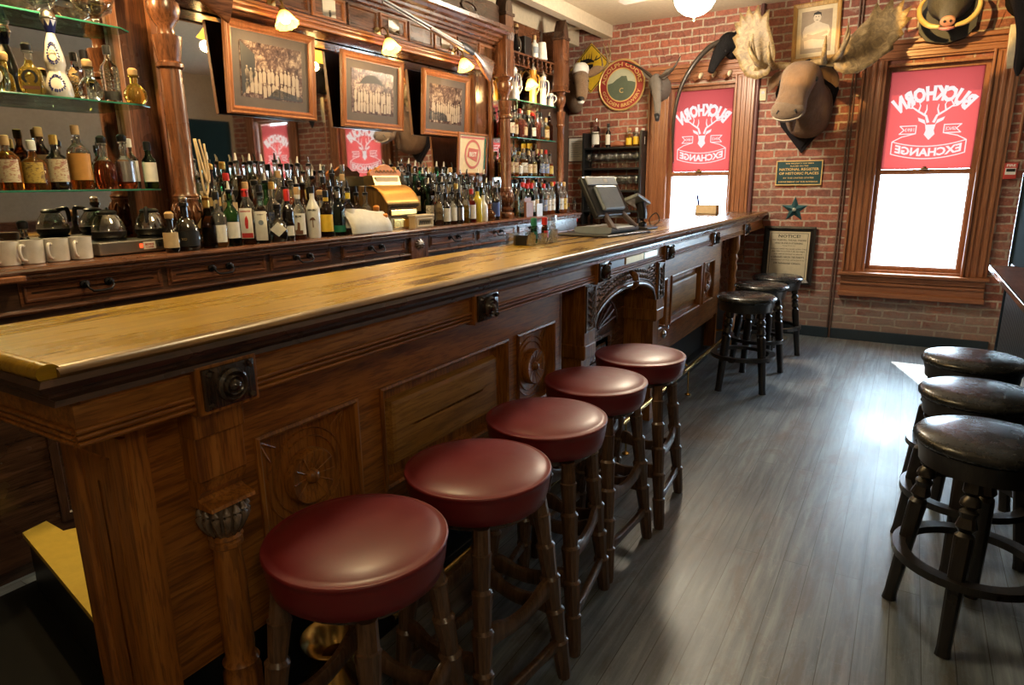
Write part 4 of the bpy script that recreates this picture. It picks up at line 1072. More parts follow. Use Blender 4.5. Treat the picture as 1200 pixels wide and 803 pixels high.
B = fb(2.285, kind='std', h=.245, r=.035, glass='blue', sq=True, lab=(.06, .66, paper), cap='pour', label='pale blue square gin bottle with white label')
text('BOMBAY', .01, ink, B, T(.0366, 0, .145) @ FX, width=.03, bold=.0003); MB().lathe([(.013, 0), (.012, .0008), (0, .0008)], 20, T(.0363, 0, .105) @ FX).build('crest_print', greyplastic, B)
B = fb(2.385, kind='squat', h=.17, r=.044, glass='dark', cap=blackplastic, label='short black square bottle with white diamond label', sq=True)
MB().prism([(-.042, 0), (0, .038), (.042, 0), (0, -.038)], .001, T(.0452, 0, .065) @ FX).build('diamond_label', paper, B)
fb(2.455, kind='std', h=.26, r=.030, glass='dark', cap=redcap, lab=(.1, .3, paper), neck=redcap, label='slim black bottle with red neck beside the diamond label bottle')
B = fb(2.525, kind='bell', h=.27, r=.037, glass='rum', lab=(.10, .52, paper), cap=cork, neck=paper, label='spiced rum bottle with cream label and tan cap')
text('RUM', .01, ink, B, T(.0386, 0, .125) @ FX, width=.03, bold=.0004); MB().prism([(-.018, .03), (.018, .03), (.02, .05), (.005, .05), (.006, .09), (-.006, .095), (-.01, .055), (-.02, .05)], .0008, T(.0386, 0, 0) @ FX).build('figure_print', plain('brown_print', (.15, .06, .03), .6), B)
B = fb(2.63, kind='taper', h=.275, r=.039, glass='white', cap=blackplastic, label='white coconut rum bottle with palm tree and black cap')
text('MALIBU', .012, ink, B, T(.0395, 0, .155) @ FX, width=.045, bold=.0006)
MB().prism([(-.003, .06), (.003, .06), (.002, .10), (.016, .098), (.008, .112), (.0, .116), (-.012, .110), (-.018, .098), (-.002, .10)], .001, T(.0396, 0, 0) @ FX).build('palm_print', plain('brown_print', (.15, .06, .03), .6), B)
fb(2.73, kind='std', h=.25, r=.037, glass='brown', lab=(.12, .50, yellowp), neck=yellowp, cap=blackplastic, label='dark rum bottle with yellow label and yellow neck band')
fb(2.825, kind='std', h=.27, r=.036, glass='palegreen', lab=(.08, .22, greenlab), cap='steel_pour', neck=silver, label='clear bottle with green foot label and silver neck')
B = fb(2.905, kind='std', h=.26, r=.036, glass='clear', lab=(.15, .58, paper), neck=yellowcap, cap='pour', label='clear rum bottle, white label with red disc, yellow neck')
MB().lathe([(.010, 0), (.010, .0008), (0, .0008)], 20, T(.0372, 0, .115) @ FX).build('red_disc_print', redp, B)
# behind the paper
for i, (y, gl, lm) in enumerate(((2.985, 'clear', bluelab), (3.065, 'clear', bluelab), (3.145, 'gold', paper))):
    bottle(-2.95, y, ZC, kind='std', h=.23, r=.036, glass=gl, lab=(.15, .5, lm), cap='pour', label=['clear bottle with blue label behind the left of the white paper', 'clear bottle with blue label behind the middle of the white paper', 'golden bottle behind the right edge of the white paper'][i], group='bottles behind the white paper')
bottle(-2.90, 3.185, ZC, kind='decanter', h=.13, r=.030, glass='gold', lab=(.2, .5, paper), cap=orangecap, label='small bottle with orange ball cap left of the cash register')
bottle(-2.845, 3.20, ZC, kind='decanter', h=.08, r=.030, glass='gold', lab=(.2, .5, paper), cap=orangecap, label='tiny bottle with salmon cap in front of the cash register')
# front row right of the register
looks = [('clear', 'clear bottle of gin', 'pour', paper), ('dark', 'dark syrup bottle', 'pour', paper), ('clear', 'clear vodka bottle', 'white_pour', None), ('dark', 'black liqueur bottle', 'white_pour', bluelab), ('gold', 'golden tequila bottle', 'pour', paper), ('whiskey', 'amber whiskey bottle', 'white_pour', paper)]
y = 3.79; k = 0
for nm, gl, kd, h, r, lm, cp, nk in (('clear vodka bottle', 'clear', 'std', .225, .034, None, 'pour', None), ('black bottle with white vertical label', 'dark', 'std', .215, .034, paper, 'pour', None), ('clear bottle with narrow white label', 'clear', 'std', .22, .033, paper, 'pour', None), ('dark bottle with silver label', 'dark', 'std', .215, .034, silver, 'pour', None),
        ('golden bottle with long neck', 'gold', 'taper', .25, .035, None, 'pour', None), ('dark red bottle with white strip', 'red', 'std', .24, .034, paper, redcap, None), ('bottle full of yellow mixer', 'yellow', 'wine', .26, .036, None, blackplastic, None), ('white bottle with grey figure label', 'white', 'std', .20, .034, None, 'steel_pour', None),
        ('low round cut decanter of amber', 'whiskey', 'decanter', .13, .055, None, silver, None), ('black bottle with blue label', 'dark', 'std', .25, .032, bluelab, blackplastic, None)):
    fb(y, kind=kd, h=h, r=r, glass=gl, lab=(.12, .55, lm) if lm else None, cap=cp, label=nm+', '+ORD[k]+' right of the register, front row'); y += .082 if r < .05 else .10; k += 1
# middle and back rows
rnd = random.Random(21)
pool = [('clear', 'clear bottle'), ('clear', 'clear bottle'), ('whiskey', 'amber whiskey bottle'), ('rum', 'red brown rum bottle'), ('gold', 'golden bottle'), ('brown', 'dark brown bottle'), ('dark', 'black bottle'), ('green', 'green bottle'), ('pink', 'pinkish bottle'), ('amber_low', 'half-empty amber bottle'), ('palegreen', 'pale green bottle')]
labs = [(labW, 'white label'), (labT, 'tan label'), (None, 'no label'), (labB, 'bluish label'), (labY, 'yellowish label'), (ink, 'black label'), (None, 'no label'), (labC, 'cream label'), (labW, 'white label'), (labT, 'tan label')]
caps = [('pour', 'black pourer'), ('white_pour', 'white pourer'), ('steel_pour', 'steel pourer'), (blackplastic, 'black cap'), (cork, 'cork'), (redcap, 'red cap'), (goldfoil, 'gold cap'), (silver, 'silver cap')]
def row(xr, z, y0, y1, step, phrase, grp, hs, cw, kinds=('std', 'bell', 'wine', 'std', 'squat'), skip=()):
    y = y0; k = 0
    while y < y1:
        if any(a < y < b2 for a, b2 in skip): y += step; continue
        g, gn = rnd.choice(pool); lm, ln = rnd.choice(labs); cp, cn = caps[rnd.choices(range(8), cw)[0]]
        kd = rnd.choice(kinds); h = rnd.choice(hs); sq = rnd.random() < .2 and kd in ('std', 'squat')
        bottle(xr+rnd.uniform(-.006, .006), y, z, kind=kd, h=h if kd != 'squat' else round(h*.86, 3), r=.035, glass=g, lab=(.14, .5, lm) if lm else None, cap=cp, sq=sq,
               label='%s, %s, %s, %s %s' % (gn, ln, cn, ORD[min(k, 38)], phrase), group=grp)
        y += step*rnd.uniform(.96, 1.1); k += 1
bottle(-2.95, 1.99, ZC, kind='champ', h=.335, r=.045, glass='champagne', lab=(.28, .42, None or goldp), cap=ink, rz=CAMA, label='tall dark green champagne bottle beside the carved column', neck=None, group='bottles of the second row')
B = bottle(-3.06, 2.15, 1.275, kind='squat', h=.31, r=.046, glass='dark', lab=(.42, .56, goldp), cap=goldfoil, rz=CAMA, label='big black cognac bottle with gold square label on the riser')
bottle(-2.96, 2.17, ZC, kind='squat', h=.22, r=.04, glass='dark', lab=(.2, .95, tanp), cap=cork, sq=True, label='bottle with large beige label below the big cognac bottle')
row(-2.96, ZC, 2.27, 2.95, .082, 'in second row from column', 'bottles of the second row', (.285, .30, .27), (2, 2, 2, 3, 2, 1, 2, 1))
row(-2.955, ZC, 3.80, 4.72, .080, 'in second row by register', 'bottles of the second row', (.29, .30, .28), (3, 4, 3, 1, 0, 1, 1, 1), kinds=('std', 'std', 'bell'))
row(-3.06, 1.275, 2.245, 3.14, .080, 'from column, lower riser', 'bottles on the lower riser', (.285, .30, .27), (1, 5, 1, 2, 2, 1, 1, 1))
row(-3.06, 1.275, 3.70, 4.70, .080, 'by register, lower riser', 'bottles on the lower riser', (.285, .30, .29), (2, 6, 2, 1, 0, 0, 1, 1), kinds=('std', 'std', 'bell'))
row(-3.16, 1.335, 2.13, 4.68, .083, 'from column, top riser', 'bottles on the top riser', (.29, .30, .285), (2, 5, 2, 2, 1, 0, 1, 1), skip=((3.22, 3.6),))

# white paper sheet in front of the bottles
m_ = MB(); vs, fs = [], []; N = 16
for i in range(N+1):
    t = i/N; zz = .135*(1-t)**1.0; xx = .012+.055*t+.02*math.sin(t*PI)
    for j in range(9):
        u = j/8; vs.append(V((xx+.012*math.sin(u*6), -.16+.36*u+.02*t, zz+.012*math.sin(u*5+t)*(1-t)+.001)))
for i in range(N):
    for j in range(8): fs.append((i*9+j, i*9+j+1, (i+1)*9+j+1, (i+1)*9+j))
m_.faces(vs, fs); o = m_.build('paper_sheet', paper, smooth='all', loc=(-2.868, 3.0, ZC)); mod = o.modifiers.new('s', 'SOLIDIFY'); mod.thickness = .0008
tag(o, 'large curled white paper sheet leaning against the bottles', 'paper')
# cash register
cr = thing('cash_register', 'antique brass cash register with scalloped cover and sign on top', 'cash register', (-3.02, 3.45, ZC))
def xz(poly, y0, y1): return MB().prism([(a, b2) for a, b2 in poly], y1-y0, T(0, y1, 0) @ FY)
xz([(-.15, 0), (.15, 0), (.15, .075), (-.15, .075)], -.17, .17).build('drawer_base', oldbrass, cr)
xz([(-.13, .075), (.10, .075), (.12, .16), (.09, .21), (.0, .27), (-.13, .28)], -.15, .15).build('case', wood('register_bronze', (.06, .03, .01), (.15, .08, .025), (.28, .16, .05), 'Z'), cr)
m_ = MB(); arcp = [(-.04, .285), (.0, .283), (.05, .262), (.09, .225), (.115, .185), (.130, .165)]
vs, fs = [], []; N = 26
for i, (x, z) in enumerate(arcp):
    for j in range(N+1):
        vs.append(V((x, -.17+.34*j/N, z-(.008*abs(math.sin(j*PI/2)) if i == 5 else 0))))
for i in range(5):
    for j in range(N): fs.append((i*(N+1)+j, i*(N+1)+j+1, (i+1)*(N+1)+j+1, (i+1)*(N+1)+j))
cov = m_.faces(vs, fs).build('scalloped_cover', plain('register_brass', (.50, .27, .06), .42, .7), cr, smooth='all'); mod = cov.modifiers.new('s', 'SOLIDIFY'); mod.thickness = .006
m_ = MB()
for j in range(9):
    y = -.13+.032*j
    m_.loft([(.08, y, .13), (.14, y, .145)], [.003, .003], 6).lathe([(.009, 0), (.010, .004), (0, .006)], 10, T(.14, y, .146))
m_.build('keys', blackplastic, cr, smooth=True)
xz([(-.10, .28), (-.0, .28), (-.02, .345), (-.10, .345)], -.13, .13).build('indicator_housing', oldbrass, cr)
MB().box(-.012, -.008, -.11, .11, .288, .338).build('indicator_window', cream, cr)
m_ = MB(); pts = [(-.15, .345), (.15, .345), (.155, .365), (.13, .385), (.08, .382), (.04, .41), (0, .418), (-.04, .41), (-.08, .382), (-.13, .385), (-.155, .365)]
m_.prism(pts, .02, T(-.04, 0, 0) @ FX).build('top_sign', orangecap, cr)
m_ = MB()
for i in range(6): m_.loft([(-.018, -.10+i*.036, .362), (-.018, -.09+i*.036, .380), (-.018, -.075+i*.036, .365)], [.0025]*3, 6, sub=3)
m_.build('scrollwork', oldbrass, cr)
MB().box(-.125, .10, -.15, -.145, .03, .07).box(.15, .154, -.14, .14, .012, .065, .003).box(.10, .125, -.13, .13, .09, .125, .003).build('drawer_front', brass, cr)
# small carved box right of the register
bx = thing('wooden_box', 'small pale wooden box with carved script front beside the register', 'box', (-2.845, 3.56, ZC))
MB().box(-.03, .03, -.10, .10, 0, .075, .003).build('box_body', tanp, bx)
MB().box(-.034, .036, -.105, .105, .075, .088, .003).build('lid', cream, bx)
MB().sweep_rect([(0, 0), (0, .005), (.008, .005), (.01, .001)], .17, .058, T(.03, 0, .038) @ FX).build('front_moulding', cream, bx)
m_ = MB()
for i in range(7): m_.loft([(.0315, -.06+i*.018, .022), (.0325, -.052+i*.018, .052), (.0315, -.042+i*.018, .028)], [.0022]*3, 6, sub=3)
m_.build('carved_script', ink, bx)

# ------------------------------------------------------------------ left bay: tequilas, whiskies, coffee corner
G1 = 'bottles on the upper left glass shelf'; zS = 1.863
B = bottle(-3.06, 1.285, zS, kind='squat', h=.155, r=.045, glass='palegreen', cap=cork, neck=lightbluecap, label='squat pale bottle with blue neck and round white label', group=G1, rz=-.6)
MB().lathe([(.032, 0), (.031, .0015), (0, .0018)], 28, T(.044, 0, .055) @ FX).build('round_label', paper, B); text('Don Julio', .01, ink, B, T(.0465, 0, .055) @ FX, width=.045)
bottle(-3.12, 1.345, zS, kind='squat', h=.13, r=.028, glass='gold', cap=cork, label='small golden bottle with dark cork behind the blue neck bottle', group=G1)
B = bottle(-3.05, 1.405, zS, kind='squat', h=.165, r=.040, glass='gold', cap=blackplastic, sq=True, label='square golden bottle with black horseshoe emblem', group=G1, rz=-.55)
m_ = MB(); hs = [( .026*math.cos(a), .062+.028*math.sin(a)) for a in [(-.9+k*(PI+1.8)/14) for k in range(15)]]
hi = [( .017*math.cos(a), .062+.019*math.sin(a)) for a in [(-.9+k*(PI+1.8)/14) for k in range(15)]]
for i in range(14): m_.prism([hs[i], hs[i+1], hi[i+1], hi[i]], .001, T(.0415, 0, 0) @ FX)
m_.build('horseshoe_emblem', ink, B); MB().prism([(-.028, .018), (.028, .018), (.028, .03), (-.028, .03)], .001, T(.0415, 0, 0) @ FX).build('lower_label', plain('brown_print', (.15, .06, .03), .6), B)
# white and blue painted ceramic bottle
def ceramic(x, y, z, lb, sc=1.0):
    o = MB().lathe([(.045, 0), (.050, .01), (.046, .05), (.032, .095), (.030, .105), (.037, .125), (.036, .15), (.024, .205), (.016, .235), (.014, .245)], 28).build('ceramic_bottle', white_ceramic, smooth=True, loc=(x, y, z)); o.scale = (sc,)*3
    o.rotation_euler = (0, 0, -.6); tag(o, lb, 'bottle')
    MB().lathe([(.014, .243), (.017, .25), (.026, .290), (.027, .292), (.014, .292)], 24).build('blue_neck', bluep, o, smooth=True)
    m_ = MB()
    for k in range(8):
        a = 2*PI*k/8; u = V((math.cos(a), math.sin(a), 0)); w_ = V((-u.y, u.x, 0))
        m_.faces([u*.0272-w_*.011+V((0, 0, .293)), u*.0272+w_*.011+V((0, 0, .293)), u*.0215+V((0, 0, .268))], [(0, 1, 2)])
    m_.build('neck_points', white_ceramic, o)
    MB().lathe([(.027, .292), (.031, .296), (.030, .302), (.024, .318), (.012, .330), (0, .333)], 24).build('silver_dome_cap', silver, o, smooth='all')
    m_ = MB(); rr_ = random.Random(4)
    def rad(zz):
        P_ = [(.050, .01), (.046, .05), (.032, .095), (.030, .105), (.037, .125), (.036, .15), (.024, .205), (.016, .235)]
        for (r0, z0), (r1, z1) in zip(P_, P_[1:]):
            if z0 <= zz <= z1: return r0+(r1-r0)*(zz-z0)/(z1-z0)
        return .05
    for (cz, ry, rz_, n) in ((.165, .62, .040, 20), (.05, .62, .032, 20)):
        for k in range(n):
            t = 2*PI*k/n
            for q in (0, 1):
                a = math.cos(t)*ry*(1-.12*q)+rr_.uniform(-.05, .05); zz = cz+math.sin(t)*rz_*(1-.2*q); r_ = rad(zz)
                p = V((r_*math.cos(a), r_*math.sin(a), zz)); n_ = V((math.cos(a), math.sin(a), .1)).normalized()
                m_.loft([p-n_*.002, p+n_*.0012], [.0048, .0030], 6, up=(0, 0, 1))
    m_.build('painted_leaves', bluep, o, smooth=True)
    MB().loft([(.0385*math.cos(a*.3/.017*1.0)*.93, .0385*math.sin(a*.3/.017*1.0)*.93, .155+b2) for a, b2 in [(.017*math.cos(t)*1.2, .02*math.sin(t)) for t in [2*PI*k/16 for k in range(17)]]], [.0015]*17, 6).build('medallion_ring', goldp, o)
    return o
ceramic(-3.045, 1.50, zS, 'tall white ceramic bottle painted with blue leaves and silver dome cap')
bottle(-3.05, 1.625, zS, kind='decanter', h=.135, r=.046, glass='clear', cap=cork, label='round clear bottle with cork ball right of the ceramic bottle', group=G1)
bottle(-3.13, 1.66, zS, kind='std', h=.205, r=.030, glass='clear', cap=iron, label='slim clear bottle with dark stopper behind the cork ball bottle', group=G1)
o = bottle(-3.10, 1.745, zS, kind='wine', h=.235, r=.035, glass='clear', lab=(.06, .22, ink), cap=blackplastic, label='tall textured clear bottle with small black label', group=G1)
m_ = MB()
for q in range(12):
    for k in range(16):
        a = 2*PI*(k+.5*(q % 2))/16; zz = .055+q*.008
        p = V((.0352*math.cos(a), .0352*math.sin(a), zz)); m_.loft([p*1.0, p+V((math.cos(a), math.sin(a), 0))*.0018], [.0032, .0012], 5)
m_.build('glass_knobs', GL['clear'], o, smooth=True)
bottle(-3.02, 1.80, zS, kind='decanter', h=.12, r=.048, glass='gold', cap=cork, label='low round bottle with cork ball nearest the column, pale gold', group=G1)
G2 = 'whiskies on the lower left glass shelf'; zL = 1.496
for (y, x, kd, h, r, gl, lm, cp, lb) in ((1.27, -3.05, 'std', .20, .042, 'whiskey', labC, cork, 'whiskey bottle with tall white label at the left end'), (1.36, -3.05, 'bell', .185, .046, 'whiskey', labY, paper, 'rounded whiskey bottle with yellow label'),
        (1.445, -3.05, 'bell', .21, .042, 'dark', labC, goldfoil, 'almost black bottle with white label and copper neck'), (1.44, -3.15, 'std', .245, .032, 'brown', tanp, cork, 'slim brown bottle behind the black one'), (1.545, -3.07, 'std', .255, .044, 'whiskey', plain('amber_label', (.62, .30, .07), .5), cork, 'tall whiskey bottle with orange label'),
        (1.635, -3.05, 'squat', .195, .044, 'rum', None, blackplastic, 'wide dark amber bottle with black stopper'), (1.725, -3.05, 'squat', .205, .042, 'rum', silver, blackplastic, 'wide dark amber bottle with silver label'),
        (1.79, -3.12, 'std', .215, .034, 'clear', paper, paper, 'clear bottle with white and green label'), (1.825, -3.03, 'std', .20, .030, 'green', paper, blackplastic, 'small dark green bottle next to the column')):
    bottle(x, y, zL, kind=kd, h=h, r=r, glass=gl, lab=(.15, .58, lm) if lm else None, cap=cp, label=lb+' on lower glass shelf', group=G2)
# jars on the top left shelf
for y, lb in ((1.30, 'glass bowl on the top left shelf, leftmost'), (1.52, 'glass bowl on the top left shelf, centre'), (1.74, 'glass bowl on the top left shelf, beside the column')):
    tag(MB().lathe([(.055, 0), (.06, .004), (.02, .012), (.018, .03), (.07, .06), (.085, .11), (.080, .112), (.066, .064), (0, .04)], 28, T(0, 0, 0)).build('glass_bowl', thin_glass, smooth='all', loc=(-3.15, y, 2.190)), lb, 'bowl', 'glass bowls on the top shelf')
# mugs
def make_mug():
    o = MB().lathe([(.036, 0), (.040, .004), (.043, .088), (.0435, .092), (.040, .092), (.037, .008), (0, .008)], 28).build('coffee_mug', white_ceramic, smooth=True)
    MB().loft([(.0, -.040, .072), (.0, -.062, .074), (0, -.070, .05), (0, -.062, .024), (0, -.038, .016)], [.006]*5, 8, sub=4, up=(1, 0, 0)).build('handle', white_ceramic, o, smooth='all'); return o
mg = make_mug()
for i, (x, y, z, lb) in enumerate(((-2.94, 1.165, ZC, 'white coffee mug at the far left end of the row'), (-2.93, 1.245, ZC, 'white coffee mug second from the left'), (-2.93, 1.335, ZC, 'white coffee mug second from the warmer'), (-2.93, 1.425, ZC, 'white coffee mug nearest to the steel coffee warmer'))):
    o = mg if i == 0 else dup(mg, (0, 0, 0)); o.location = (x, y, z); o.rotation_euler = (0, 0, .5+.1*i); tag(o, lb, 'mug', 'white mugs by the coffee warmer')
# coffee warmer with two pots
wm = thing('coffee_warmer', 'low brushed steel coffee warmer with red switch', 'coffee warmer', (-3.0, 1.68, ZC))
MB().box(-.085, .085, -.19, .19, .006, .062, .006).build('housing', steel, wm)
for s in (-1, 1): MB().lathe([(.062, .062), (.064, .068), (.058, .071), (0, .071)], 28, T(0, s*.095, 0)).build('hot_plate', iron, wm, smooth=True)
MB().box(.084, .090, -.018, -.006, .026, .044, .001).build('red_switch', emit('switch_glow', (1, .08, .02), 1.5), wm)
MB().box(.084, .090, .062, .074, .026, .046, .001).build('black_switch', blackplastic, wm)
bg = MB().box(.0845, .087, -.002, .054, .018, .050, .0005).build('maker_badge', paper, wm); text("BOYD'S", .01, redp, bg, T(.088, .026, .039) @ FX, width=.04, bold=.0002); text('COFFEE', .01, redp, bg, T(.088, .026, .027) @ FX, width=.035)
MB().box(-.07, .07, -.17, .17, 0, .008).build('feet', blackplastic, wm)
def pot(x, y, z, lb, rz):
    o = thing('coffee_pot', lb, 'coffee pot', (x, y, z), rz)
    MB().lathe([(.055, .0), (.066, .012), (.068, .03)], 28).build('black_base_band', blackplastic, o, smooth=True)
    MB().lathe([(.0675, .03), (.066, .045), (.055, .075), (.040, .098), (.036, .104), (.034, .104), (.0385, .097), (.053, .074), (.064, .044), (.065, .03)], 28, cap=False).build('glass_body', thin_glass, o, smooth='all')
    MB().lathe([(.038, .102), (.040, .112), (.030, .120), (0, .122)], 20).build('lid', blackplastic, o, smooth=True)
    MB().loft([(.03, 0, .115), (.07, 0, .122), (.082, 0, .11), (.083, 0, .06)], [(.009, .006), (.010, .007), (.011, .008), (.009, .006)], 8, sub=4, up=(0, 1, 0)).build('handle', blackplastic, o, smooth=True)
    return o
pot(-3.0, 1.775, ZC+.072, 'glass coffee pot with black lid on the right warmer plate', -.7)
pot(-3.0, 1.585, ZC+.072, 'glass coffee pot with black handle to the left, on the warmer', 2.6)
bottle(-3.10, 1.30, ZC, kind='squat', h=.13, r=.04, glass='clear', cap=blackplastic, label='glass jar behind the coffee mugs', cat='jar', name='glass_jar')
o = MB().box(-.24, .05, -.02, .02, 0, .02, .003).build('board_end', orY, loc=(-2.78, 1.09, 1.17)); o.rotation_euler = (0, 0, PI/2)
tag(o, 'short orange brown board sticking out under the mugs', 'board')

# ------------------------------------------------------------------ right bay
row(-2.90, ZC, 5.03, 5.90, .078, 'in front, right bay counter', 'wine bottles in the right bay', (.27, .285), (0, 0, 0, 4, 1, 3, 2, 2), kinds=('wine',))
row(-2.98, ZC, 5.12, 5.90, .078, 'in second row, right bay counter', 'wine bottles in the right bay', (.28, .29), (0, 0, 0, 4, 1, 3, 2, 2), kinds=('wine',))
row(-3.10, 1.25, 5.10, 5.88, .078, 'at back, right bay counter', 'wine bottles in the right bay', (.27, .28), (0, 0, 0, 4, 1, 3, 2, 2), kinds=('wine',))
for z, nm in ((1.56, 'low right shelf'), (1.89, 'middle right shelf')):
    row(-3.06, z, 5.10, 5.88, .080, 'in front, '+nm, 'bottles on the right bay '+nm, (.22, .24, .20), (1, 1, 1, 2, 3, 2, 1, 1))
    row(-3.15, z, 5.12, 5.88, .082, 'behind, '+nm, 'bottles on the right bay '+nm, (.23, .25), (1, 1, 1, 2, 3, 2, 1, 1))
def stein(x, y, z, h, r, m, lb):
    o = MB().lathe([(r, 0), (r*1.05, .01), (r*.95, .02), (r*.92, h*.45), (r*.96, h*.5), (r*.88, h*.9), (r*.95, h*.93), (r*.9, h*.95), (r*.8, h*.95), (0, h*.9)], 24).build('beer_stein', m, smooth=True, loc=(x, y, z)); tag(o, lb, 'stein', 'steins on the right bay top shelf')
    MB().loft([(r*.85, 0, h*.82), (r*1.7, 0, h*.75), (r*1.8, 0, h*.45), (r*.9, 0, h*.25)], [.006]*4, 8, sub=4, up=(0, 1, 0)).build('handle', m, o, smooth='all')
    MB().lathe([(r*.93, h*.95), (r*.9, h*1.0), (r*.3, h*1.08), (r*.2, h*1.14), (0, h*1.17)], 20).build('lid', silver, o, smooth=True)
    m_ = MB()
    for k in range(9):
        a = 2*PI*k/9; m_.loft([(r*.9*math.cos(a), r*.9*math.sin(a), h*.55), (r*.98*math.cos(a+.15), r*.98*math.sin(a+.15), h*.68), (r*.86*math.cos(a+.3), r*.86*math.sin(a+.3), h*.82)], [.003, .006, .003], 6, sub=2)
    m_.build('relief', bluep if m is white_ceramic else m, o, smooth=True)
stein(-3.03, 5.12, 2.20, .25, .040, white_ceramic, 'tall pale ceramic stein next to the far column')
stein(-3.08, 5.24, 2.20, .22, .034, white_ceramic, 'pale ceramic stein second from the far column')
stein(-3.05, 5.50, 2.20, .30, .036, plain('amber_ceramic', (.55, .33, .05), .3), 'tall amber yellow ceramic stein beside the lamp')
stein(-3.03, 5.66, 2.20, .26, .032, white_ceramic, 'slender pale ceramic stein right of the amber one')
stein(-3.03, 5.80, 2.20, .12, .034, white_ceramic, 'small pale ceramic stein at the end of the top shelf')
G5 = 'things on the spindle shelf'
bottle(-3.10, 5.10, 2.60, kind='decanter', h=.13, r=.04, glass='clear', cap=cork, label='round glass bottle at the left of the spindle shelf', group=G5)
bottle(-3.08, 5.26, 2.60, kind='decanter', h=.20, r=.045, glass='clear', cap=cork, label='long necked round flask on the spindle shelf', group=G5)
tag(MB().box(-.05, .05, -.06, .06, 0, .15, .004).build('black_box', blackplastic, loc=(-3.10, 5.42, 2.60)), 'black box standing on the spindle shelf', 'box')
bottle(-3.07, 5.57, 2.60, kind='std', h=.18, r=.036, glass='white', lab=(.2, .5, greyplastic), cap=cork, label='white ceramic bottle on the spindle shelf', group=G5)
tag(MB().lathe([(.052, 0), (.036, .15), (.034, .15), (.048, .004)], 24).build('paper_cup', paper, smooth=True, loc=(-3.07, 5.71, 2.60)), 'white cone shaped shade at the right of the spindle shelf', 'lamp shade')
# brown card holder and white card between wine bottles
tag(MB().box(-.012, .012, -.06, .06, 0, .13, .002).box(-.014, -.01, -.055, .062, .12, .165).build('card_box', plain('brown_card', (.22, .09, .05), .5), loc=(-2.83, 5.02, ZC)), 'brown card box with tan flap among the wine bottles', 'box')
tag(MB().box(-.003, .003, -.05, .05, 0, .11).build('menu_card', plain('pale_blue_card', (.55, .62, .75), .6), loc=(-2.82, 5.20, ZC)), 'pale blue card standing right of the brown card box', 'card')

# ------------------------------------------------------------------ things on the bar top
zb = ZT-.002
pos = thing('pos_terminal', 'grey and black point of sale terminal seen from behind on the bar', 'till', (-1.55, 3.72, zb), -.15)
MB().box(-.20, .16, -.26, .24, 0, .012, .004).build('mat', blackplastic, pos)
MB().box(.155, .17, -.10, .16, .008, .014, .001).build('mat_edge', silver, pos)
MB().loft([(-.02, -.14, .03), (-.02, .18, .03)], [(.13, .02)]*2, 16, power=4).build('base', greyplastic, pos, smooth=True)
for s in (-1, 1): MB().loft([(.10, .03+s*.13, .035), (.02, .03+s*.10, .12), (-.04, .03+s*.08, .20)], [(.014, .022), (.012, .02), (.012, .018)], 12, power=4, sub=3, up=(0, 1, 0)).build('stand_arm', plain('brown_grey_plastic', (.10, .07, .07), .35), pos, smooth=True)
MM = T(-.03, .02, .21) @ R(-.50, 'Y')
def tb(mb, M_): bmesh.ops.transform(mb.b, matrix=M_, verts=mb.b.verts); return mb
tb(MB().box(-.025, .012, -.19, .19, -.12, .14, .010), MM).build('screen', blackplastic, pos)
tb(MB().box(.010, .035, -.12, .12, -.09, .07, .012), MM).build('rear_cover', greyplastic, pos)
tb(MB().box(.010, .020, -.16, .17, .08, .135, .004), MM).build('rear_top_panel', plain('light_grey_plastic', (.60, .66, .74), .4), pos)
tb(MB().box(.019, .0215, .02, .06, .095, .118, .002), MM).build('maker_badge', whitep, pos)
cd = thing('customer_display', 'small black pole display leaning on the bar beside the terminal', 'display', (-1.50, 4.18, zb), -.1)
MB().box(-.07, .07, -.08, .09, 0, .02, .006).build('base', blackplastic, cd)
MB().loft([(0, 0, .02), (0, 0, .10), (-.02, .0, .17)], [(.03, .022), (.032, .025), (.035, .03)], 12, power=3, sub=3).build('pole', blackplastic, cd, smooth=True)
tb(MB().box(-.05, .05, -.10, .10, -.012, .012, .006), T(-.03, -.02, .18) @ R(-.3, 'X') @ R(-.4, 'Y')).build('head', greyplastic, cd)
MB().loft([(.03, .08, .01), (.05, .15, .05), (.02, .16, .10), (.0, .10, .06), (.02, .10, .01)], [.004]*5, 6, sub=4).build('cable', blackplastic, cd)
# bar caddy with small bottles and glasses
cdy = thing('napkin_caddy', 'black napkin caddy with fruit cups left of the till', 'caddy', (-1.66, 2.92, zb), .1)
MB().box(-.04, .04, -.07, -.065, 0, .05).box(-.04, .04, -.07, .0, 0, .006).box(-.04, -.035, -.07, 0, 0, .05).build('tray', blackplastic, cdy)
for i, (x, y, h, m, lb) in enumerate(((-1.60, 2.86, .055, thin_glass, 'short shot glass at the front left of the bar glasses'), (-1.64, 2.92, .06, thin_glass, 'short glass in the middle of the bar glasses'), (-1.60, 2.98, .055, thin_glass, 'short glass below the red capped bottle'), (-1.67, 3.01, .06, thin_glass, 'short glass behind the red capped bottle'), (-1.58, 3.06, .07, thin_glass, 'straight glass closest to the till mat'), (-1.68, 3.22, .13, thin_glass, 'tall beer glass left of the till'))):
    r_ = .026 if h < .1 else .034
    o = MB().lathe([(r_*.85, 0), (r_*.9, .002), (r_, h), (r_*.95, h), (r_*.8, .008), (0, .008)], 20).build('glass', m, smooth=True, loc=(x, y, zb)); tag(o, lb, 'glass', 'glasses on the bar')
for (x, y, gm, cm, lb) in ((-1.66, 3.0, 'green', greenlab, 'small green sauce bottle on the bar'), (-1.64, 3.08, 'brown', redcap, 'small bottle with red cap on the bar')):
    bottle(x, y, zb, kind='std', h=.12, r=.018, glass=gm, cap=cm, lab=(.2, .5, cm), label=lb)
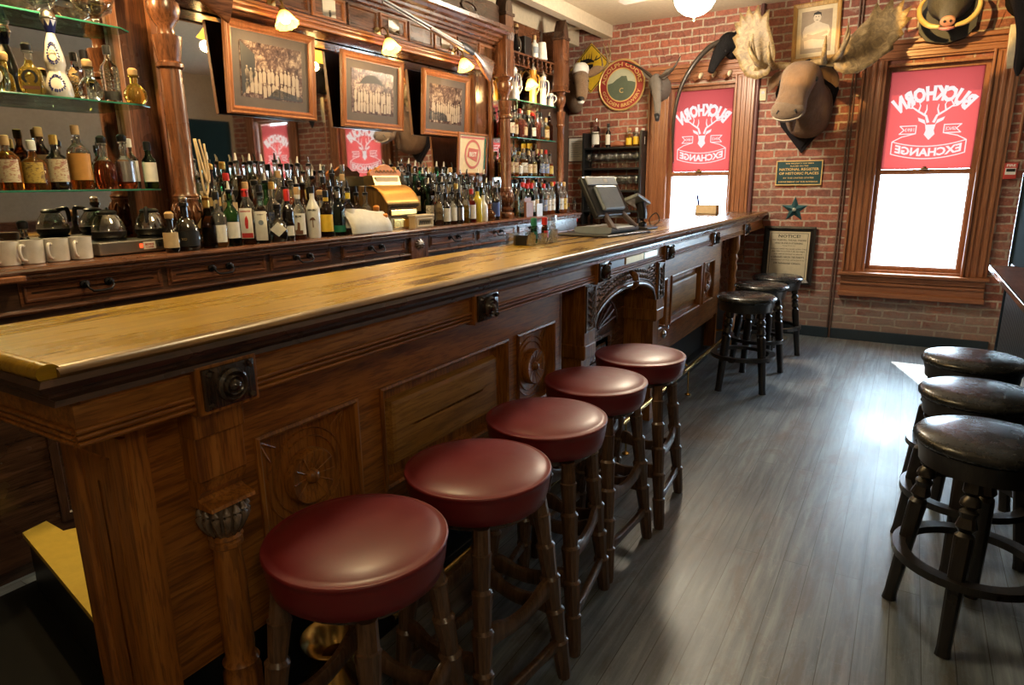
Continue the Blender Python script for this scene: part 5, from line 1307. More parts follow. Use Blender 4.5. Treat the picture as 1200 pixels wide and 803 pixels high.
tag(MB().lathe([(.03, 0), (.033, .06), (.0335, .062), (.0, .062)], 20).build('garnish_cup', thin_glass, smooth=True, loc=(-1.70, 2.84, zb)), 'clear garnish cup beside the napkin caddy', 'cup')
bxn = thing('pen_box', 'small wooden box holding pens on the far end of the bar', 'box', (-1.66, 6.40, zb))
MB().box(-.10, .10, -.05, -.045, 0, .085).box(-.10, .10, .045, .05, 0, .085).box(-.10, -.095, -.05, .05, 0, .085).box(.095, .10, -.05, .05, 0, .085).box(-.10, .10, -.05, .05, 0, .005).build('box_body', tanp, bxn)
for i, (x, lb, m) in enumerate(((-.07, 'thick blue black marker leaning out of the pen box', bluep), (.01, 'thin white pen in the pen box', whitep), (.05, 'second thin white pen in the pen box', whitep))):
    h = .17 if i == 0 else .12
    o = MB().loft([(0, 0, 0), (-.03 if i == 0 else .012, 0, h)], [(.010 if i == 0 else .004)]*2, 10).build('pen', m, smooth=True, loc=(-1.66+x, 6.40, zb+.006)); tag(o, lb, 'pen')
o = MB().loft([(0, 0, .008), (.03, .03, .012), (.05, .08, .008), (.02, .10, .010)], [(.018, .008), (.022, .012), (.02, .010), (.01, .006)], 12, sub=4).build('bar_rag', plain('orange_cloth', (.75, .16, .03), .8), smooth='all', loc=(-1.84, 1.62, 1.0))
tag(o, 'crumpled orange red cloth on the work ledge behind the bar', 'cloth')
wl = MB().box(-2.0, -1.565, 1.3, 6.5, .98, 1.0, .004).box(-1.99, -1.97, 1.3, 6.4, .0, .98).box(-1.99, -1.57, 1.3, 1.32, .0, .98).build('under_bar_ledge', blackpaint)
tag(wl, 'dark work ledge running behind the bar below its top', 'ledge')
ys_ = thing('yellow_topped_box', 'yellow topped low box on the floor behind the bar end', 'step', (-2.45, 1.02, 0))  # low box cut to the outline of a yellow patch
MB().prism([(-.27, -.065), (-.29, .025), (-.15, .02), (-.13, .06), (.70, .02), (.70, -.24)], .02, T(0, 0, .23)).build('yellow_top', yellowtop, ys_)
MB().prism([(-.26, -.055), (-.28, .02), (-.13, .05), (.69, .01), (.69, -.23)], .23, T(0, 0, 0)).build('black_body', blackpaint, ys_)

tag(MB().box(-2.78, -1.50, -1.6, 6.6, .0, .012, .004).build('dark_floor_sheet', plain('sheet_black', (.006, .007, .008), .7, spec=.2)), 'black sheet added to darken the floor behind the bar', 'mat')  # flat black sheet added so this stretch of floor reads dark
# ------------------------------------------------------------------ BRICK WALL: trophies, signs
def eye(par, p, r=.014):
    MB().lathe([(0, -r), (r*.7, -r*.7), (r, 0), (r*.7, r*.7), (0, r)], 14, T(*p)).build('eye', ink, par, smooth='all')
def plate_surface(name, outline, thick, mat, par, M):
    """a solid antler palm: outline (x,y), domed, thick"""
    m_ = MB().prism(outline, thick, M); o = m_.build(name, mat, par)
    b_ = o.modifiers.new('b', 'BEVEL'); b_.width = thick*.35; b_.segments = 2; return o
# MOOSE -----------------------------------------------------------
mo = thing('moose_head', 'mounted bull moose head with broad antlers on a dark shield', 'trophy', (-.95, W, 2.2))
ML = (.95, -W, -2.2)
def L(p): return V(p)+V(ML)
sh = [(-.0, -.45), (-.20, -.20), (-.27, .10), (-.20, .32), (0, .38), (.20, .32), (.27, .10), (.20, -.20)]
m_ = MB().prism(sh, .035, T(0, 0, 0) @ FY).prism([(x*.88, y*.9) for x, y in sh], .05, FY); m_.build('shield', plain('dull_dark_wood', (.012, .010, .012), .8, spec=.1), mo)
# neck, head and muzzle one continuous body; the head looks down and to the camera's left
neck = [(-.91, W-.06, 2.13), (-.91, W-.12, 2.13), (-.91, W-.16, 2.14), (-.92, W-.28, 2.22), (-.93, W-.40, 2.34), (-.945, W-.48, 2.375), (-.955, W-.56, 2.31), (-.97, W-.63, 2.20), (-.98, W-.68, 2.11), (-.985, W-.71, 2.05), (-.985, W-.72, 2.01)]
rad_ = [(.20, .25), (.195, .25), (.185, .25), (.165, .20), (.15, .15), (.150, .125), (.138, .11), (.122, .10), (.130, .10), (.125, .085), (.07, .05)]
MB().loft([L(p) for p in neck], rad_, 28, up=(0, -.3, 1), sub=5, power=2.3).build('head_and_neck', moose_fur, mo, smooth='all')
MB().loft([L((-.98, W-.700, 2.13)), L((-.985, W-.745, 2.085)), L((-.985, W-.745, 2.04)), L((-.98, W-.715, 2.00))], [(.11, .05), (.135, .055), (.122, .05), (.06, .03)], 24, up=(0, -1, 0), sub=4).build('muzzle', muzzle_fur, mo, smooth='all')
for s in (-1, 1):
    MB().loft([L((-.985+s*.060, W-.793, 2.075)), L((-.985+s*.078, W-.783, 2.045))], [(.016, .010), (.010, .006)], 12).build('nostril', ink, mo, smooth='all')
    eye(mo, L((-.95+s*.138, W-.54, 2.335)), .022)
    # ear
    MB().loft([L((-.945+s*.11, W-.40, 2.40)), L((-.945+s*.19, W-.37, 2.40)), L((-.945+s*.25, W-.35, 2.35)), L((-.945+s*.28, W-.34, 2.28))], [(.02, .03), (.018, .05), (.014, .045), (.005, .01)], 14, sub=4, up=(0, 0, 1)).build('ear', moose_fur, mo, smooth='all')
MB().loft([L((-1.105, W-.735, 2.06)), L((-1.085, W-.775, 2.015)), L((-1.03, W-.795, 1.995)), L((-.985, W-.80, 1.990)), L((-.94, W-.795, 1.995)), L((-.885, W-.775, 2.015)), L((-.865, W-.735, 2.06))], [.0055]*7, 10, sub=4).build('pale_lip', plain('pale_lip', (.40, .32, .22), .5), mo, smooth='all')
MB().loft([L((-.98, W-.52, 2.20)), L((-.985, W-.50, 2.08)), L((-.985, W-.47, 1.98)), L((-.98, W-.45, 1.92))], [(.06, .05), (.045, .04), (.03, .035), (.01, .01)], 16, sub=4, up=(0, 1, 0)).build('dewlap', moose_fur, mo, smooth='all')
for s, pal in ((1, 'r'), (-1, 'l')):
    b0 = V((-.965+s*.07, W-.47, 2.46))
    # beam
    pts = [b0, b0+V((s*.10, -.0, .02)), b0+V((s*.20, -.02, .0)), b0+V((s*.28, -.03, .03))]
    ant = MB().loft([L(p) for p in pts], [.034, .030, .034, .05], 14, sub=5)
    # brow tines sweeping forward and up
    for q, (dx, dy, dz) in enumerate(((.02, -.22, .17), (.14, -.20, .20), (.07, -.16, .26))):
        st_ = b0+V((s*(.13+.05*q), -.01, .01)); mid = st_+V((s*dx*.5, dy*.8, dz*.15)); end = st_+V((s*dx, dy, dz))
        ant.loft([L(st_), L(mid), L(st_+V((s*dx*.9, dy*1.05, dz*.6))), L(end)], [.028, .022, .016, .004], 10, sub=5)
    ant.build('antler_beam', antler_m, mo, smooth='all')
    # palm: outline in local (u outwards, v up)
    out = [(0, -.06), (.10, -.09), (.20, -.06), (.27, .02), (.31, .10), (.36, .16), (.33, .20), (.37, .28), (.33, .31), (.36, .40), (.31, .40), (.31, .48), (.26, .43), (.23, .52), (.19, .44), (.14, .52), (.11, .42), (.04, .47), (.04, .36), (.0, .26), (-.05, .12), (-.04, .02)]
    if s < 0: out = [(u*.92, v*1.0) for u, v in out]
    m_ = MB(); lay = 6
    N = len(out); c_ = (.15, .18)
    Mx = T(*L(b0+V((s*.22, .0, .0)))) @ R(s*-.50 if s > 0 else .05, 'Y') @ R(PI/2, 'X') if False else None
    base = b0+V((s*(.24 if s > 0 else .17), -.02, .0))
    lean = .45 if s > 0 else -.02
    vs, fs = [], []
    def W3(u, v, w):
        uu = u*math.cos(lean)+v*math.sin(lean); vv = -u*math.sin(lean)*.55+v*math.cos(lean)
        rr_ = math.hypot(u-.15, v-.18)
        return L(base+V((s*uu, -.30*rr_*rr_*2+.06*u-w, vv)))
    for ring in range(5):
        f = 1-ring*.22
        for (u, v) in out:
            uu, vv = c_[0]+(u-c_[0])*f, c_[1]+(v-c_[1])*f
            vs.append(W3(uu, vv, .008+.004*ring))
    for ring in range(5):
        f = 1-ring*.22
        for (u, v) in out:
            uu, vv = c_[0]+(u-c_[0])*f, c_[1]+(v-c_[1])*f
            vs.append(W3(uu, vv, -.010-.003*ring))
    for side in (0, 5*N):
        for r_ in range(4):
            for k in range(N):
                fs.append((side+r_*N+k, side+r_*N+(k+1) % N, side+(r_+1)*N+(k+1) % N, side+(r_+1)*N+k))
        fs.append(tuple(side+4*N+k for k in range(N)))
    for k in range(N): fs.append((k, (k+1) % N, 5*N+(k+1) % N, 5*N+k))
    m_.faces(vs, fs).build('antler_palm', antler_m, mo, smooth='all')
# BOAR -------------------------------------------------------------
bo = thing('boar_head', 'mounted black boar head with pink snout and huge curved tusks', 'trophy', (.09, W, 2.80))
def L2(p): return V(p)-V((.09, W, 2.80))
MB().prism([(-.20, -.10), (-.14, -.18), (0, -.215), (.14, -.18), (.20, -.10), (.21, .12), (.1, .26), (-.1, .26), (-.21, .12)], .09, FY).build('black_mount', plain('black_mount_wood', (.012, .013, .018), .5), bo)
MB().loft([L2(p) for p in ((.09, W-.03, 2.92), (.09, W-.12, 2.91), (.09, W-.22, 2.86), (.088, W-.32, 2.79), (.086, W-.39, 2.735), (.085, W-.43, 2.70))], [(.15, .17), (.16, .16), (.13, .13), (.085, .08), (.06, .05), (.048, .042)], 24, up=(0, -.4, 1), sub=4).build('head', m_fur('boar_fur', (.03, .028, .028), (.13, .12, .11), 2), bo, smooth='all')
MB().loft([L2((.086, W-.41, 2.72)), L2((.085, W-.445, 2.692)), L2((.085, W-.455, 2.684))], [(.045, .036), (.052, .040), (.045, .035)], 20, up=(0, -.4, 1), sub=3).build('snout', plain('pink_snout', (.50, .25, .17), .5), bo, smooth='all')
for s in (-1, 1):
    MB().lathe([(.011, 0), (.008, .004), (0, .004)], 12, T(*L2((.085+s*.020, W-.462, 2.690))) @ R(.6, 'X') @ FY).build('nostril', ink, bo, smooth='all')
    eye(bo, L2((.09+s*.085, W-.30, 2.85)), .012)
    pts = [(.085+s*.05, W-.40, 2.665), (.085+s*.13, W-.38, 2.69), (.085+s*.19, W-.34, 2.76), (.085+s*.20, W-.31, 2.85), (.085+s*.15, W-.29, 2.93)]
    MB().loft([L2(p) for p in pts], [.014, .020, .020, .015, .004], 12, sub=6).build('tusk', tusk_m, bo, smooth='all')
    MB().loft([L2((.09+s*.12, W-.14, 3.0)), L2((.09+s*.19, W-.16, 3.04)), L2((.09+s*.24, W-.2, 3.03))], [(.02, .05), (.015, .045), (.004, .01)], 12, sub=3).build('ear', black_fur, bo, smooth='all')
MB().loft([L2((.04, W-.40, 2.652)), L2((.085, W-.43, 2.640)), L2((.13, W-.40, 2.652))], [(.016, .010), (.024, .014), (.016, .010)], 12, sub=3, up=(0, 0, 1)).build('mouth', plain('pink_lip', (.55, .22, .2), .45), bo, smooth='all')
# DEER in front of the yellow sign --------------------------------------
sg = thing('road_sign', 'yellow diamond road sign with a black antlered animal, behind the deer head', 'sign', (-3.13, W-.012, 2.70))
MB().prism([(0, -.25), (.25, 0), (0, .25), (-.25, 0)], .004, FY).build('sign_plate', signyellow, sg)
m_ = MB()
for a, b2 in (((0, -.235), (.235, 0)), ((.235, 0), (0, .235)), ((0, .235), (-.235, 0)), ((-.235, 0), (0, -.235))):
    a, b2 = V(a), V(b2); d = (b2-a).normalized(); n_ = V((-d.y, d.x))*.004; m_.prism([tuple(a+n_), tuple(a-n_), tuple(b2-n_), tuple(b2+n_)], .001, T(0, -.004, 0) @ FY)
m_.build('sign_border', ink, sg)
m_ = MB().prism([(-.12, .06), (-.06, .05), (.0, .06), (.03, .055), (.03, .075), (-.03, .10), (-.12, .09), (-.14, .075)], .001, T(0, -.004, 0) @ FY)
for x, h in ((-.13, .04), (-.10, .055), (-.07, .06), (-.04, .06), (-.01, .09)):
    m_.prism([(x, .085), (x+.014, .085), (x+.018, .085+h)], .001, T(0, -.004, 0) @ FY)
m_.prism([(.0, .06), (.05, .075), (.07, .12), (.06, .12), (.04, .085)], .001, T(0, -.004, 0) @ FY).prism([(.05, .07), (.10, .09), (.13, .13), (.09, .10), (.05, .085)], .001, T(0, -.004, 0) @ FY)
m_.prism([(.02, -.02), (.10, .01), (.12, -.01), (.12, -.05), (.07, -.07), (.02, -.05)], .001, T(0, -.004, 0) @ FY)
m_.prism([(-.10, .04), (.02, .04), (.02, -.08), (-.10, -.08)], .0008, T(0, -.004, 0) @ FY)
m_.build('animal_silhouette', ink, sg)
de = thing('deer_head', 'mounted brown deer head wearing a white cap, beside the back bar', 'trophy', (-3.24, W, 2.40))
def L3(p): return V(p)-V((-3.24, W, 2.40))
MB().loft([L3(p) for p in ((-3.29, W-.03, 2.38), (-3.29, W-.09, 2.38), (-3.24, W-.20, 2.41), (-3.16, W-.30, 2.48), (-3.10, W-.38, 2.565), (-3.055, W-.44, 2.55), (-3.015, W-.50, 2.47), (-2.985, W-.56, 2.385), (-2.97, W-.60, 2.33), (-2.965, W-.615, 2.305))], [(.085, .13), (.09, .13), (.09, .11), (.082, .088), (.080, .075), (.080, .070), (.072, .064), (.062, .054), (.055, .046), (.034, .028)], 24, up=(0, -.2, 1), sub=5).build('head_and_neck', deer_fur, de, smooth='all')
MB().loft([L3((-2.972, W-.600, 2.345)), L3((-2.960, W-.63, 2.318)), L3((-2.960, W-.635, 2.30))], [(.034, .026), (.036, .022), (.018, .012)], 14, sub=3).build('nose', ink, de, smooth='all')
MB().loft([L3((-2.985, W-.565, 2.335)), L3((-2.968, W-.610, 2.280))], [(.048, .026), (.030, .018)], 12).build('white_chin', whitep, de, smooth='all')
MB().lathe([(.086, -.01), (.088, .03), (.080, .07), (.05, .098), (0, .105)], 24, T(*L3((-3.075, W-.40, 2.595)))).build('white_cap', whitep, de, smooth='all')
for s in (-1, 1): eye(de, L3((-3.035+s*.072, W-.475, 2.50)), .018)
MB().loft([L3((-3.0, W-.38, 2.57)), L3((-2.92, W-.37, 2.615)), L3((-2.84, W-.36, 2.635))], [(.02, .03), (.018, .045), (.004, .008)], 12, sub=4).build('ear', deer_fur, de, smooth='all')
MB().loft([L3((-3.14, W-.36, 2.56)), L3((-3.20, W-.34, 2.60)), L3((-3.26, W-.33, 2.60))], [(.02, .03), (.018, .045), (.004, .008)], 12, sub=4).build('ear', deer_fur, de, smooth='all')
m_ = MB()
m_.loft([L3((-3.02, W-.34, 2.60)), L3((-2.90, W-.32, 2.61)), L3((-2.81, W-.34, 2.66)), L3((-2.80, W-.37, 2.74)), L3((-2.84, W-.38, 2.86))], [.016, .014, .013, .011, .004], 10, sub=5)
m_.loft([L3((-2.81, W-.34, 2.66)), L3((-2.77, W-.36, 2.76)), L3((-2.79, W-.38, 2.86))], [.011, .009, .004], 8, sub=4)
m_.loft([L3((-2.86, W-.33, 2.63)), L3((-2.84, W-.40, 2.70)), L3((-2.86, W-.42, 2.78))], [.010, .008, .003], 8, sub=4)
m_.build('antler', antler_m, de, smooth='all')
# round brewery sign ---------------------------------------------------
rs = thing('brewery_sign', 'round red and gold brewery sign with a green mountain', 'sign', (-2.77, W-.02, 2.50))
RRs = .245
MB().lathe([(0, 0), (RRs+.01, 0), (RRs+.016, .012), (RRs+.006, .022), (RRs-.004, .014), (0, .012)], 64, FY).build('gold_rim', goldp, rs, smooth=True)
MB().lathe([(0, .012), (RRs-.004, .0145), (RRs-.004, .010)], 64, FY, cap=False).build('red_field', signred, rs)
MB().lathe([(0, .012), (.170, .0160), (.170, .012)], 64, FY, cap=False).build('gold_ring', goldp, rs)
MB().lathe([(0, .0165), (.158, .0168), (.158, .014)], 64, FY, cap=False).build('sky_field', sky_print, rs)
pts = [(.157*math.cos(a), .157*math.sin(a)) for a in [PI+.02+k*(PI-.04)/24 for k in range(25)]]
pts = [(-.155, .015)]+pts[1:-1]+[(.155, .015), (.11, .03), (.07, .035), (.055, .085), (.0, .088), (-.02, .075), (-.06, .055), (-.10, .025)]
MB().prism(pts, .0015, T(0, -.0168, 0) @ FY).build('mountain', olive, rs)
text('C', .07, goldp, rs, T(0, -.0188, -.055) @ FY, bold=.0005)
def arct(rr, sgn):
    def f(x, y, z):
        a = x/rr
        if sgn > 0: return V((math.sin(a)*(rr+y), math.cos(a)*(rr+y), z))
        return V((math.sin(a)*(rr-y), -math.cos(a)*(rr-y), z))
    return f
text('ADOLPH COORS', .05, goldp, rs, T(0, -.016, 0) @ FY, width=.62, height=.042, fn=arct(.205, 1), bold=.0012)
text('GOLDEN BREWERY', .05, goldp, rs, T(0, -.016, 0) @ FY, width=.54, height=.036, fn=arct(.205, -1), bold=.001)
# grey long horned antelope beside window ------------------------------
an = thing('antelope_head', 'mounted grey antelope head with long straight horns beside the window', 'trophy', (-2.36, W, 2.40))
def L4(p): return V(p)-V((-2.36, W, 2.40))
MB().loft([L4(p) for p in ((-2.33, W-.03, 2.43), (-2.33, W-.12, 2.43), (-2.33, W-.22, 2.46), (-2.30, W-.30, 2.42), (-2.26, W-.37, 2.30), (-2.235, W-.42, 2.17), (-2.225, W-.44, 2.10))], [(.10, .13), (.09, .11), (.07, .09), (.055, .065), (.040, .045), (.03, .03), (.02, .02)], 20, up=(0, -.3, 1), sub=5).build('head_and_neck', grey_fur, an, smooth='all')
MB().loft([L4((-2.233, W-.43, 2.14)), L4((-2.222, W-.455, 2.08))], [(.030, .028), (.018, .016)], 12, sub=1).build('dark_muzzle', ink, an, smooth='all')
for s in (-1, 1):
    eye(an, L4((-2.285+s*.047, W-.335, 2.37)), .011)
    MB().loft([L4((-2.31+s*.05, W-.26, 2.50)), L4((-2.31+s*.11, W-.25, 2.55)), L4((-2.31+s*.15, W-.26, 2.58))], [(.012, .025), (.01, .03), (.003, .006)], 10, sub=4).build('ear', grey_fur, an, smooth='all')
MB().loft([L4((-2.34, W-.27, 2.50)), L4((-2.50, W-.25, 2.62)), L4((-2.68, W-.24, 2.70))], [.016, .012, .004], 12, sub=5).loft([L4((-2.28, W-.27, 2.50)), L4((-2.16, W-.26, 2.56)), L4((-2.08, W-.26, 2.68))], [.016, .012, .004], 12, sub=5).build('horns', horn_m, an, smooth='all')
# black goat like head with sweeping horn over window -------------------
go = thing('black_antelope_head', 'mounted black head with one long horn sweeping down over the window', 'trophy', (-1.68, W, 2.62))
def L5(p): return V(p)-V((-1.68, W, 2.62))
MB().loft([L5(p) for p in ((-1.64, W-.03, 2.76), (-1.64, W-.12, 2.76), (-1.66, W-.20, 2.76), (-1.70, W-.26, 2.68), (-1.74, W-.30, 2.58), (-1.76, W-.33, 2.50))], [(.09, .12), (.085, .11), (.075, .09), (.06, .065), (.045, .045), (.03, .03)], 20, up=(0, -.3, 1), sub=5).build('head_and_neck', black_fur, go, smooth='all')
for s in (-1, 1): eye(go, L5((-1.70+s*.055, W-.29, 2.68)), .011)
MB().loft([L5((-1.60, W-.16, 2.82)), L5((-1.55, W-.18, 2.90))], [(.02, .03), (.004, .006)], 10).build('ear', black_fur, go, smooth='all')
MB().loft([L5(p) for p in ((-1.68, W-.24, 2.78), (-1.80, W-.30, 2.72), (-1.93, W-.36, 2.56), (-2.03, W-.38, 2.36), (-2.08, W-.37, 2.12), (-2.09, W-.35, 1.88), (-2.08, W-.33, 1.68))], [.028, .025, .022, .019, .016, .012, .004], 14, sub=6).build('horn', horn_m, go, smooth='all')
# hoof-like pegs on the window head
for i, x in enumerate((-2.06, -1.93, -1.80, -1.65)):
    o = MB().loft([(0, -.02, 0), (-.02, -.07, -.01), (-.035, -.10, -.02)], [.017, .018, .020], 14, up=(1, 0, .2)).build('wooden_peg', orZ, smooth=True, loc=(x, W-.03, 2.50))
    tag(o, ['wooden peg with pale end on window head, farthest left of four', 'wooden peg with pale end on window head, second from left', 'wooden peg with pale end on window head, third from left', 'wooden peg with pale end on window head, nearest the moose'][i], 'peg', 'pegs on the window head')
    MB().loft([(.012, -.02, .03), (.004, -.055, .012), (-.0, -.075, -.015)], [(.013, .018), (.016, .024), (.010, .012)], 12, sub=3).build('pale_end', cream, o, smooth='all')
# framed strongman portrait
pf = picture('framed_portrait', 'wood framed portrait of a shirtless person with folded arms above the moose', .40, .50, (-.915, W-.004, 2.81), FY @ R(.03, 'Z'), wood('pale_oak', (.25, .12, .03), (.48, .27, .07), (.62, .38, .12), 'Z'), plain('portrait_ground', (.33, .25, .18), .4), cream, prof=[(0, 0), (0, .02), (.01, .024), (.035, .016), (.038, .008)], par_lab='portrait', border=.035)
MM = T(0, -.0068, 0) @ FY
skin = plain('portrait_skin', (.62, .52, .40), .5); skin2 = plain('portrait_shade', (.42, .33, .25), .5)
MB().prism([(-.09, -.14), (.09, -.14), (.10, -.06), (.115, .0), (.10, .045), (.05, .065), (.02, .08), (-.02, .08), (-.05, .065), (-.10, .045), (-.115, 0), (-.10, -.06)], .001, MM).build('torso_print', skin, pf)
m_ = MB().prism([(.032*math.cos(a), .118+.042*math.sin(a)) for a in [2*PI*k/20 for k in range(20)]], .0014, MM).prism([(-.018, .07), (.018, .07), (.018, .1), (-.018, .1)], .0012, MM); m_.build('face_print', skin, pf)
MB().prism([(-.034, .12), (-.030, .155), (0, .168), (.030, .155), (.034, .12), (.024, .140), (-.024, .142)], .0018, MM).prism([(-.016, .122), (-.006, .122), (-.006, .127), (-.016, .127)], .0018, MM).prism([(.006, .122), (.016, .122), (.016, .127), (.006, .127)], .0018, MM).prism([(-.009, .094), (.009, .094), (.009, .098), (-.009, .098)], .0018, MM).build('hair_print', ink, pf)
MB().prism([(-.12, -.05), (-.10, -.075), (.03, -.045), (.10, -.02), (.09, .0), (.0, -.02)], .0016, MM).prism([(.12, -.05), (.10, -.08), (-.03, -.06), (-.08, -.03), (-.07, -.015), (.0, -.035)], .0018, MM).build('folded_arms_print', skin2, pf)
# thermostat
th = tag(MB().box(-.03, .03, -.025, 0, -.055, .055, .004).build('thermostat', cream, loc=(-1.335, W, 2.30)), 'small cream box on the bricks left of the moose', 'thermostat')
MB().box(-.014, .014, -.028, -.024, .005, .03).build('display', greyplastic, th)
# historic plaque
pq = thing('historic_plaque', 'blue green plaque with raised gold lettering under the moose', 'plaque', (-.955, W-.004, 1.568))
MB().box(-.205, .205, -.012, 0, -.115, .115, .003).build('plaque_plate', plaque_blue, pq)
MB().sweep_rect([(0, 0), (0, .006), (.008, .006), (.010, 0)], .41, .23, T(0, -.012, 0) @ FY).build('plaque_border', goldp, pq)
for s, z, w, h in (('THIS PROPERTY HAS BEEN', .088, .25, .011), ('PLACED ON THE', .064, .16, .012), ('NATIONAL REGISTER', .034, .35, .024), ('OF HISTORIC PLACES', -.004, .35, .024), ('BY THE UNITED STATES', -.046, .27, .013), ('DEPARTMENT OF THE INTERIOR', -.082, .35, .014)):
    text(s, .02, goldp, pq, T(0, -.0125, z) @ FY, width=w, height=h, bold=.0004)
# iron star
m_ = MB(); vs = [V((0, 0, -.035))]; fs = []
for k in range(10):
    a = PI/2+k*PI/5; r_ = .125 if k % 2 == 0 else .052; vs.append(V((r_*math.cos(a), r_*math.sin(a), 0)))
vs2 = [FY @ V((v.x, v.y, -v.z)) for v in vs]+[V((0, 0, 0))]
for k in range(10): fs += [(0, 1+k, 1+(k+1) % 10), (11, 1+(k+1) % 10, 1+k)]
s_ = tag(m_.faces(vs2, fs).build('iron_star', teal_iron, loc=(-.965, W-.002, 1.225)), 'dark teal iron star anchor plate on the brick wall', 'star')
MB().lathe([(.018, 0), (.018, .008), (.010, .014), (0, .015)], 12, T(0, -.03, 0) @ FY).build('bolt', plain('pale_bolt', (.5, .5, .42), .4, .5), s_, smooth=True)
# framed notice
nf = picture('framed_notice', 'black framed printed notice on the bricks behind the far stools', .47, .56, (-.985, W-.03, .785), R(-.05, 'X') @ FY, blackwood, plain('aged_paper', (.62, .54, .38), .7), cream, prof=[(0, 0), (0, .022), (.02, .024), (.045, .012), (.05, .006)], par_lab='notice', border=.006)
MM = R(-.05, 'X') @ T(0, -.007, 0) @ FY
for s, z, w, h in (('NOTICE!', .185, .20, .030), ('TO THIEVES, THUGS, FAKIRS', .145, .31, .018), ('AND BUNKO-STEERERS,', .115, .26, .018), ('Among Whom Are', .092, .12, .010), ('If Found within the Limits of this City', .060, .32, .014), ('after TEN O\'CLOCK P. M. this Night,', .036, .31, .014), ('you will be Invited to attend', .010, .26, .014), ('a GRAND NECK-TIE PARTY,', -.020, .31, .020), ('The Expense of which will be borne by', -.048, .31, .012), ('100 Substantial Citizens.', -.078, .25, .018)):
    text(s, .02, ink, nf, MM @ T(0, z, 0), width=w, height=h, bold=.0003)
MB().sweep_rect([(0, 0), (0, .0008), (.004, .0008), (.004, 0)], .34, .43, MM).build('notice_border', ink, nf)
# fire alarm pull
fa = thing('fire_alarm_pull', 'small red fire alarm pull box right of the wide window', 'fire alarm', (.675, W, 1.555))
MB().box(-.045, .045, -.04, 0, -.065, .065, .005).build('box', plain('alarm_red', (.55, .06, .05), .35), fa)
text('FIRE', .03, whitep, fa, T(0, -.0405, .045) @ FY, width=.06, height=.02, bold=.001)
MB().box(-.036, .036, -.046, -.040, -.03, .024, .002).build('pull_handle', whitep, fa)
MB().box(-.030, .030, -.049, -.046, -.005, .018, .001).build('lever', ink, fa)
# black hide with pale horn base at the right
hb = thing('black_hide_trophy', 'shaggy black trophy with dangling beard and ribbed pale horn at right', 'trophy', (.60, W, 2.60))
def L6(p): return V(p)-V((.60, W, 2.60))
MB().loft([L6(p) for p in ((.62, W-.03, 2.88), (.62, W-.2, 2.88), (.60, W-.33, 2.78), (.60, W-.36, 2.60), (.60, W-.36, 2.45), (.59, W-.36, 2.33), (.59, W-.36, 2.26))], [(.16, .16), (.15, .16), (.11, .12), (.065, .07), (.05, .05), (.035, .035), (.008, .008)], 20, up=(0, 1, .2), sub=5).build('shaggy_head', black_fur, hb, smooth='all')
m_ = MB()
for k in range(7): m_.loft([L6((.515+.006*k, W-.20, 2.66-.0*k)), L6((.52+.007*k, W-.20, 2.50)), L6((.53+.006*k, W-.18, 2.34))], [.006, .009, .003], 8, sub=4)
m_.build('ribbed_horn', plain('pale_horn', (.62, .54, .38), .5), hb, smooth='all')
# licences
for x, z, w, h, lb in ((-3.30, 1.86, .19, .26, 'larger pale framed licence on the bricks beside the back bar'), (-3.16, 1.83, .12, .22, 'smaller pale framed licence next to the glass rack')):
    p = picture('framed_licence', lb, w, h, (x, W-.004, z), FY, blackwood, paper, None, prof=[(0, 0), (0, .012), (.006, .012), (.006, .006)], par_lab='licence', border=0)
    m_ = MB()
    for k in range(8): m_.box(-w*.36, w*(.36-.1*(k % 3)), -.0078, -.0068, h*.34-k*h*.09, h*.34-k*h*.09+.004)
    m_.build('printed_lines', greyplastic, p)
# glass rack on the wall
gr = thing('glass_rack', 'black wall rack of four shelves full of stemmed glasses', 'shelf', (-2.80, W, 1.0))
SH = (1.865, 1.650, 1.415, 1.20)
m_ = MB()
for z in SH: m_.box(-.33, .33, -.20, 0, z-1.0-.018, z-1.0, .002)
m_.build('shelves', blackpaint, gr)
for s in (-.325, .325): MB().box(s-.012, s+.012, -.205, 0, 0, 1.02, .002).build('upright', blackpaint, gr)
def wine_glass():
    o = MB().lathe([(.028, 0), (.026, .003), (.005, .006), (.004, .06), (.010, .068), (.030, .09), (.034, .12), (.028, .160), (.026, .160), (.031, .12), (.027, .092), (0, .075)], 16).build('wine_glass', thin_glass, smooth='all'); return o
wg = wine_glass(); first = True
for zi, z in enumerate(SH[1:]):
    for r_ in range(2):
        for k in range(8):
            o = wg if first else wg.copy()
            if not first: C.objects.link(o)
            first = False
            o.location = (-3.075+k*.078, W-.155+r_*.08, z+.0005)
            tag(o, 'stemmed glass, %s from the left, %s row of the %s rack shelf' % (ORD[k], ('front', 'rear')[r_], ('second', 'third', 'bottom')[zi]), 'glass', 'stemmed glasses on the wall rack')
for i, (x, kd, h, r_, gl, cp, lm, lb) in enumerate(((-3.02, 'taper', .30, .05, 'clear', silver, paper, 'tall ornate clear bottle on top of the glass rack'), (-2.88, 'wine', .24, .028, 'dark', blackplastic, paper, 'slim dark bottle on top of the glass rack'), (-2.64, 'squat', .16, .035, 'gold', cork, yellowp, 'yellow labelled bottle on top of the rack'), (-2.56, 'std', .18, .035, 'amber_low', paper, yellowp, 'pale bottle with yellow label on the rack top'), (-2.49, 'std', .17, .033, 'clear', paper, paper, 'white labelled jar bottle at the right of the rack top'))):
    bottle(x if x > -3.1 else x, W-.10, 1.866, kind=kd, h=h, r=r_, glass=gl, cap=cp, lab=(.12, .55, lm), label=lb, rz=-PI/2)
m_ = MB()
m_.loft([(-.07, 0, .02), (-.03, 0, .035), (.02, 0, .035), (.07, 0, .02)], [(.02, .02), (.03, .03), (.03, .03), (.01, .01)], 12, sub=3)
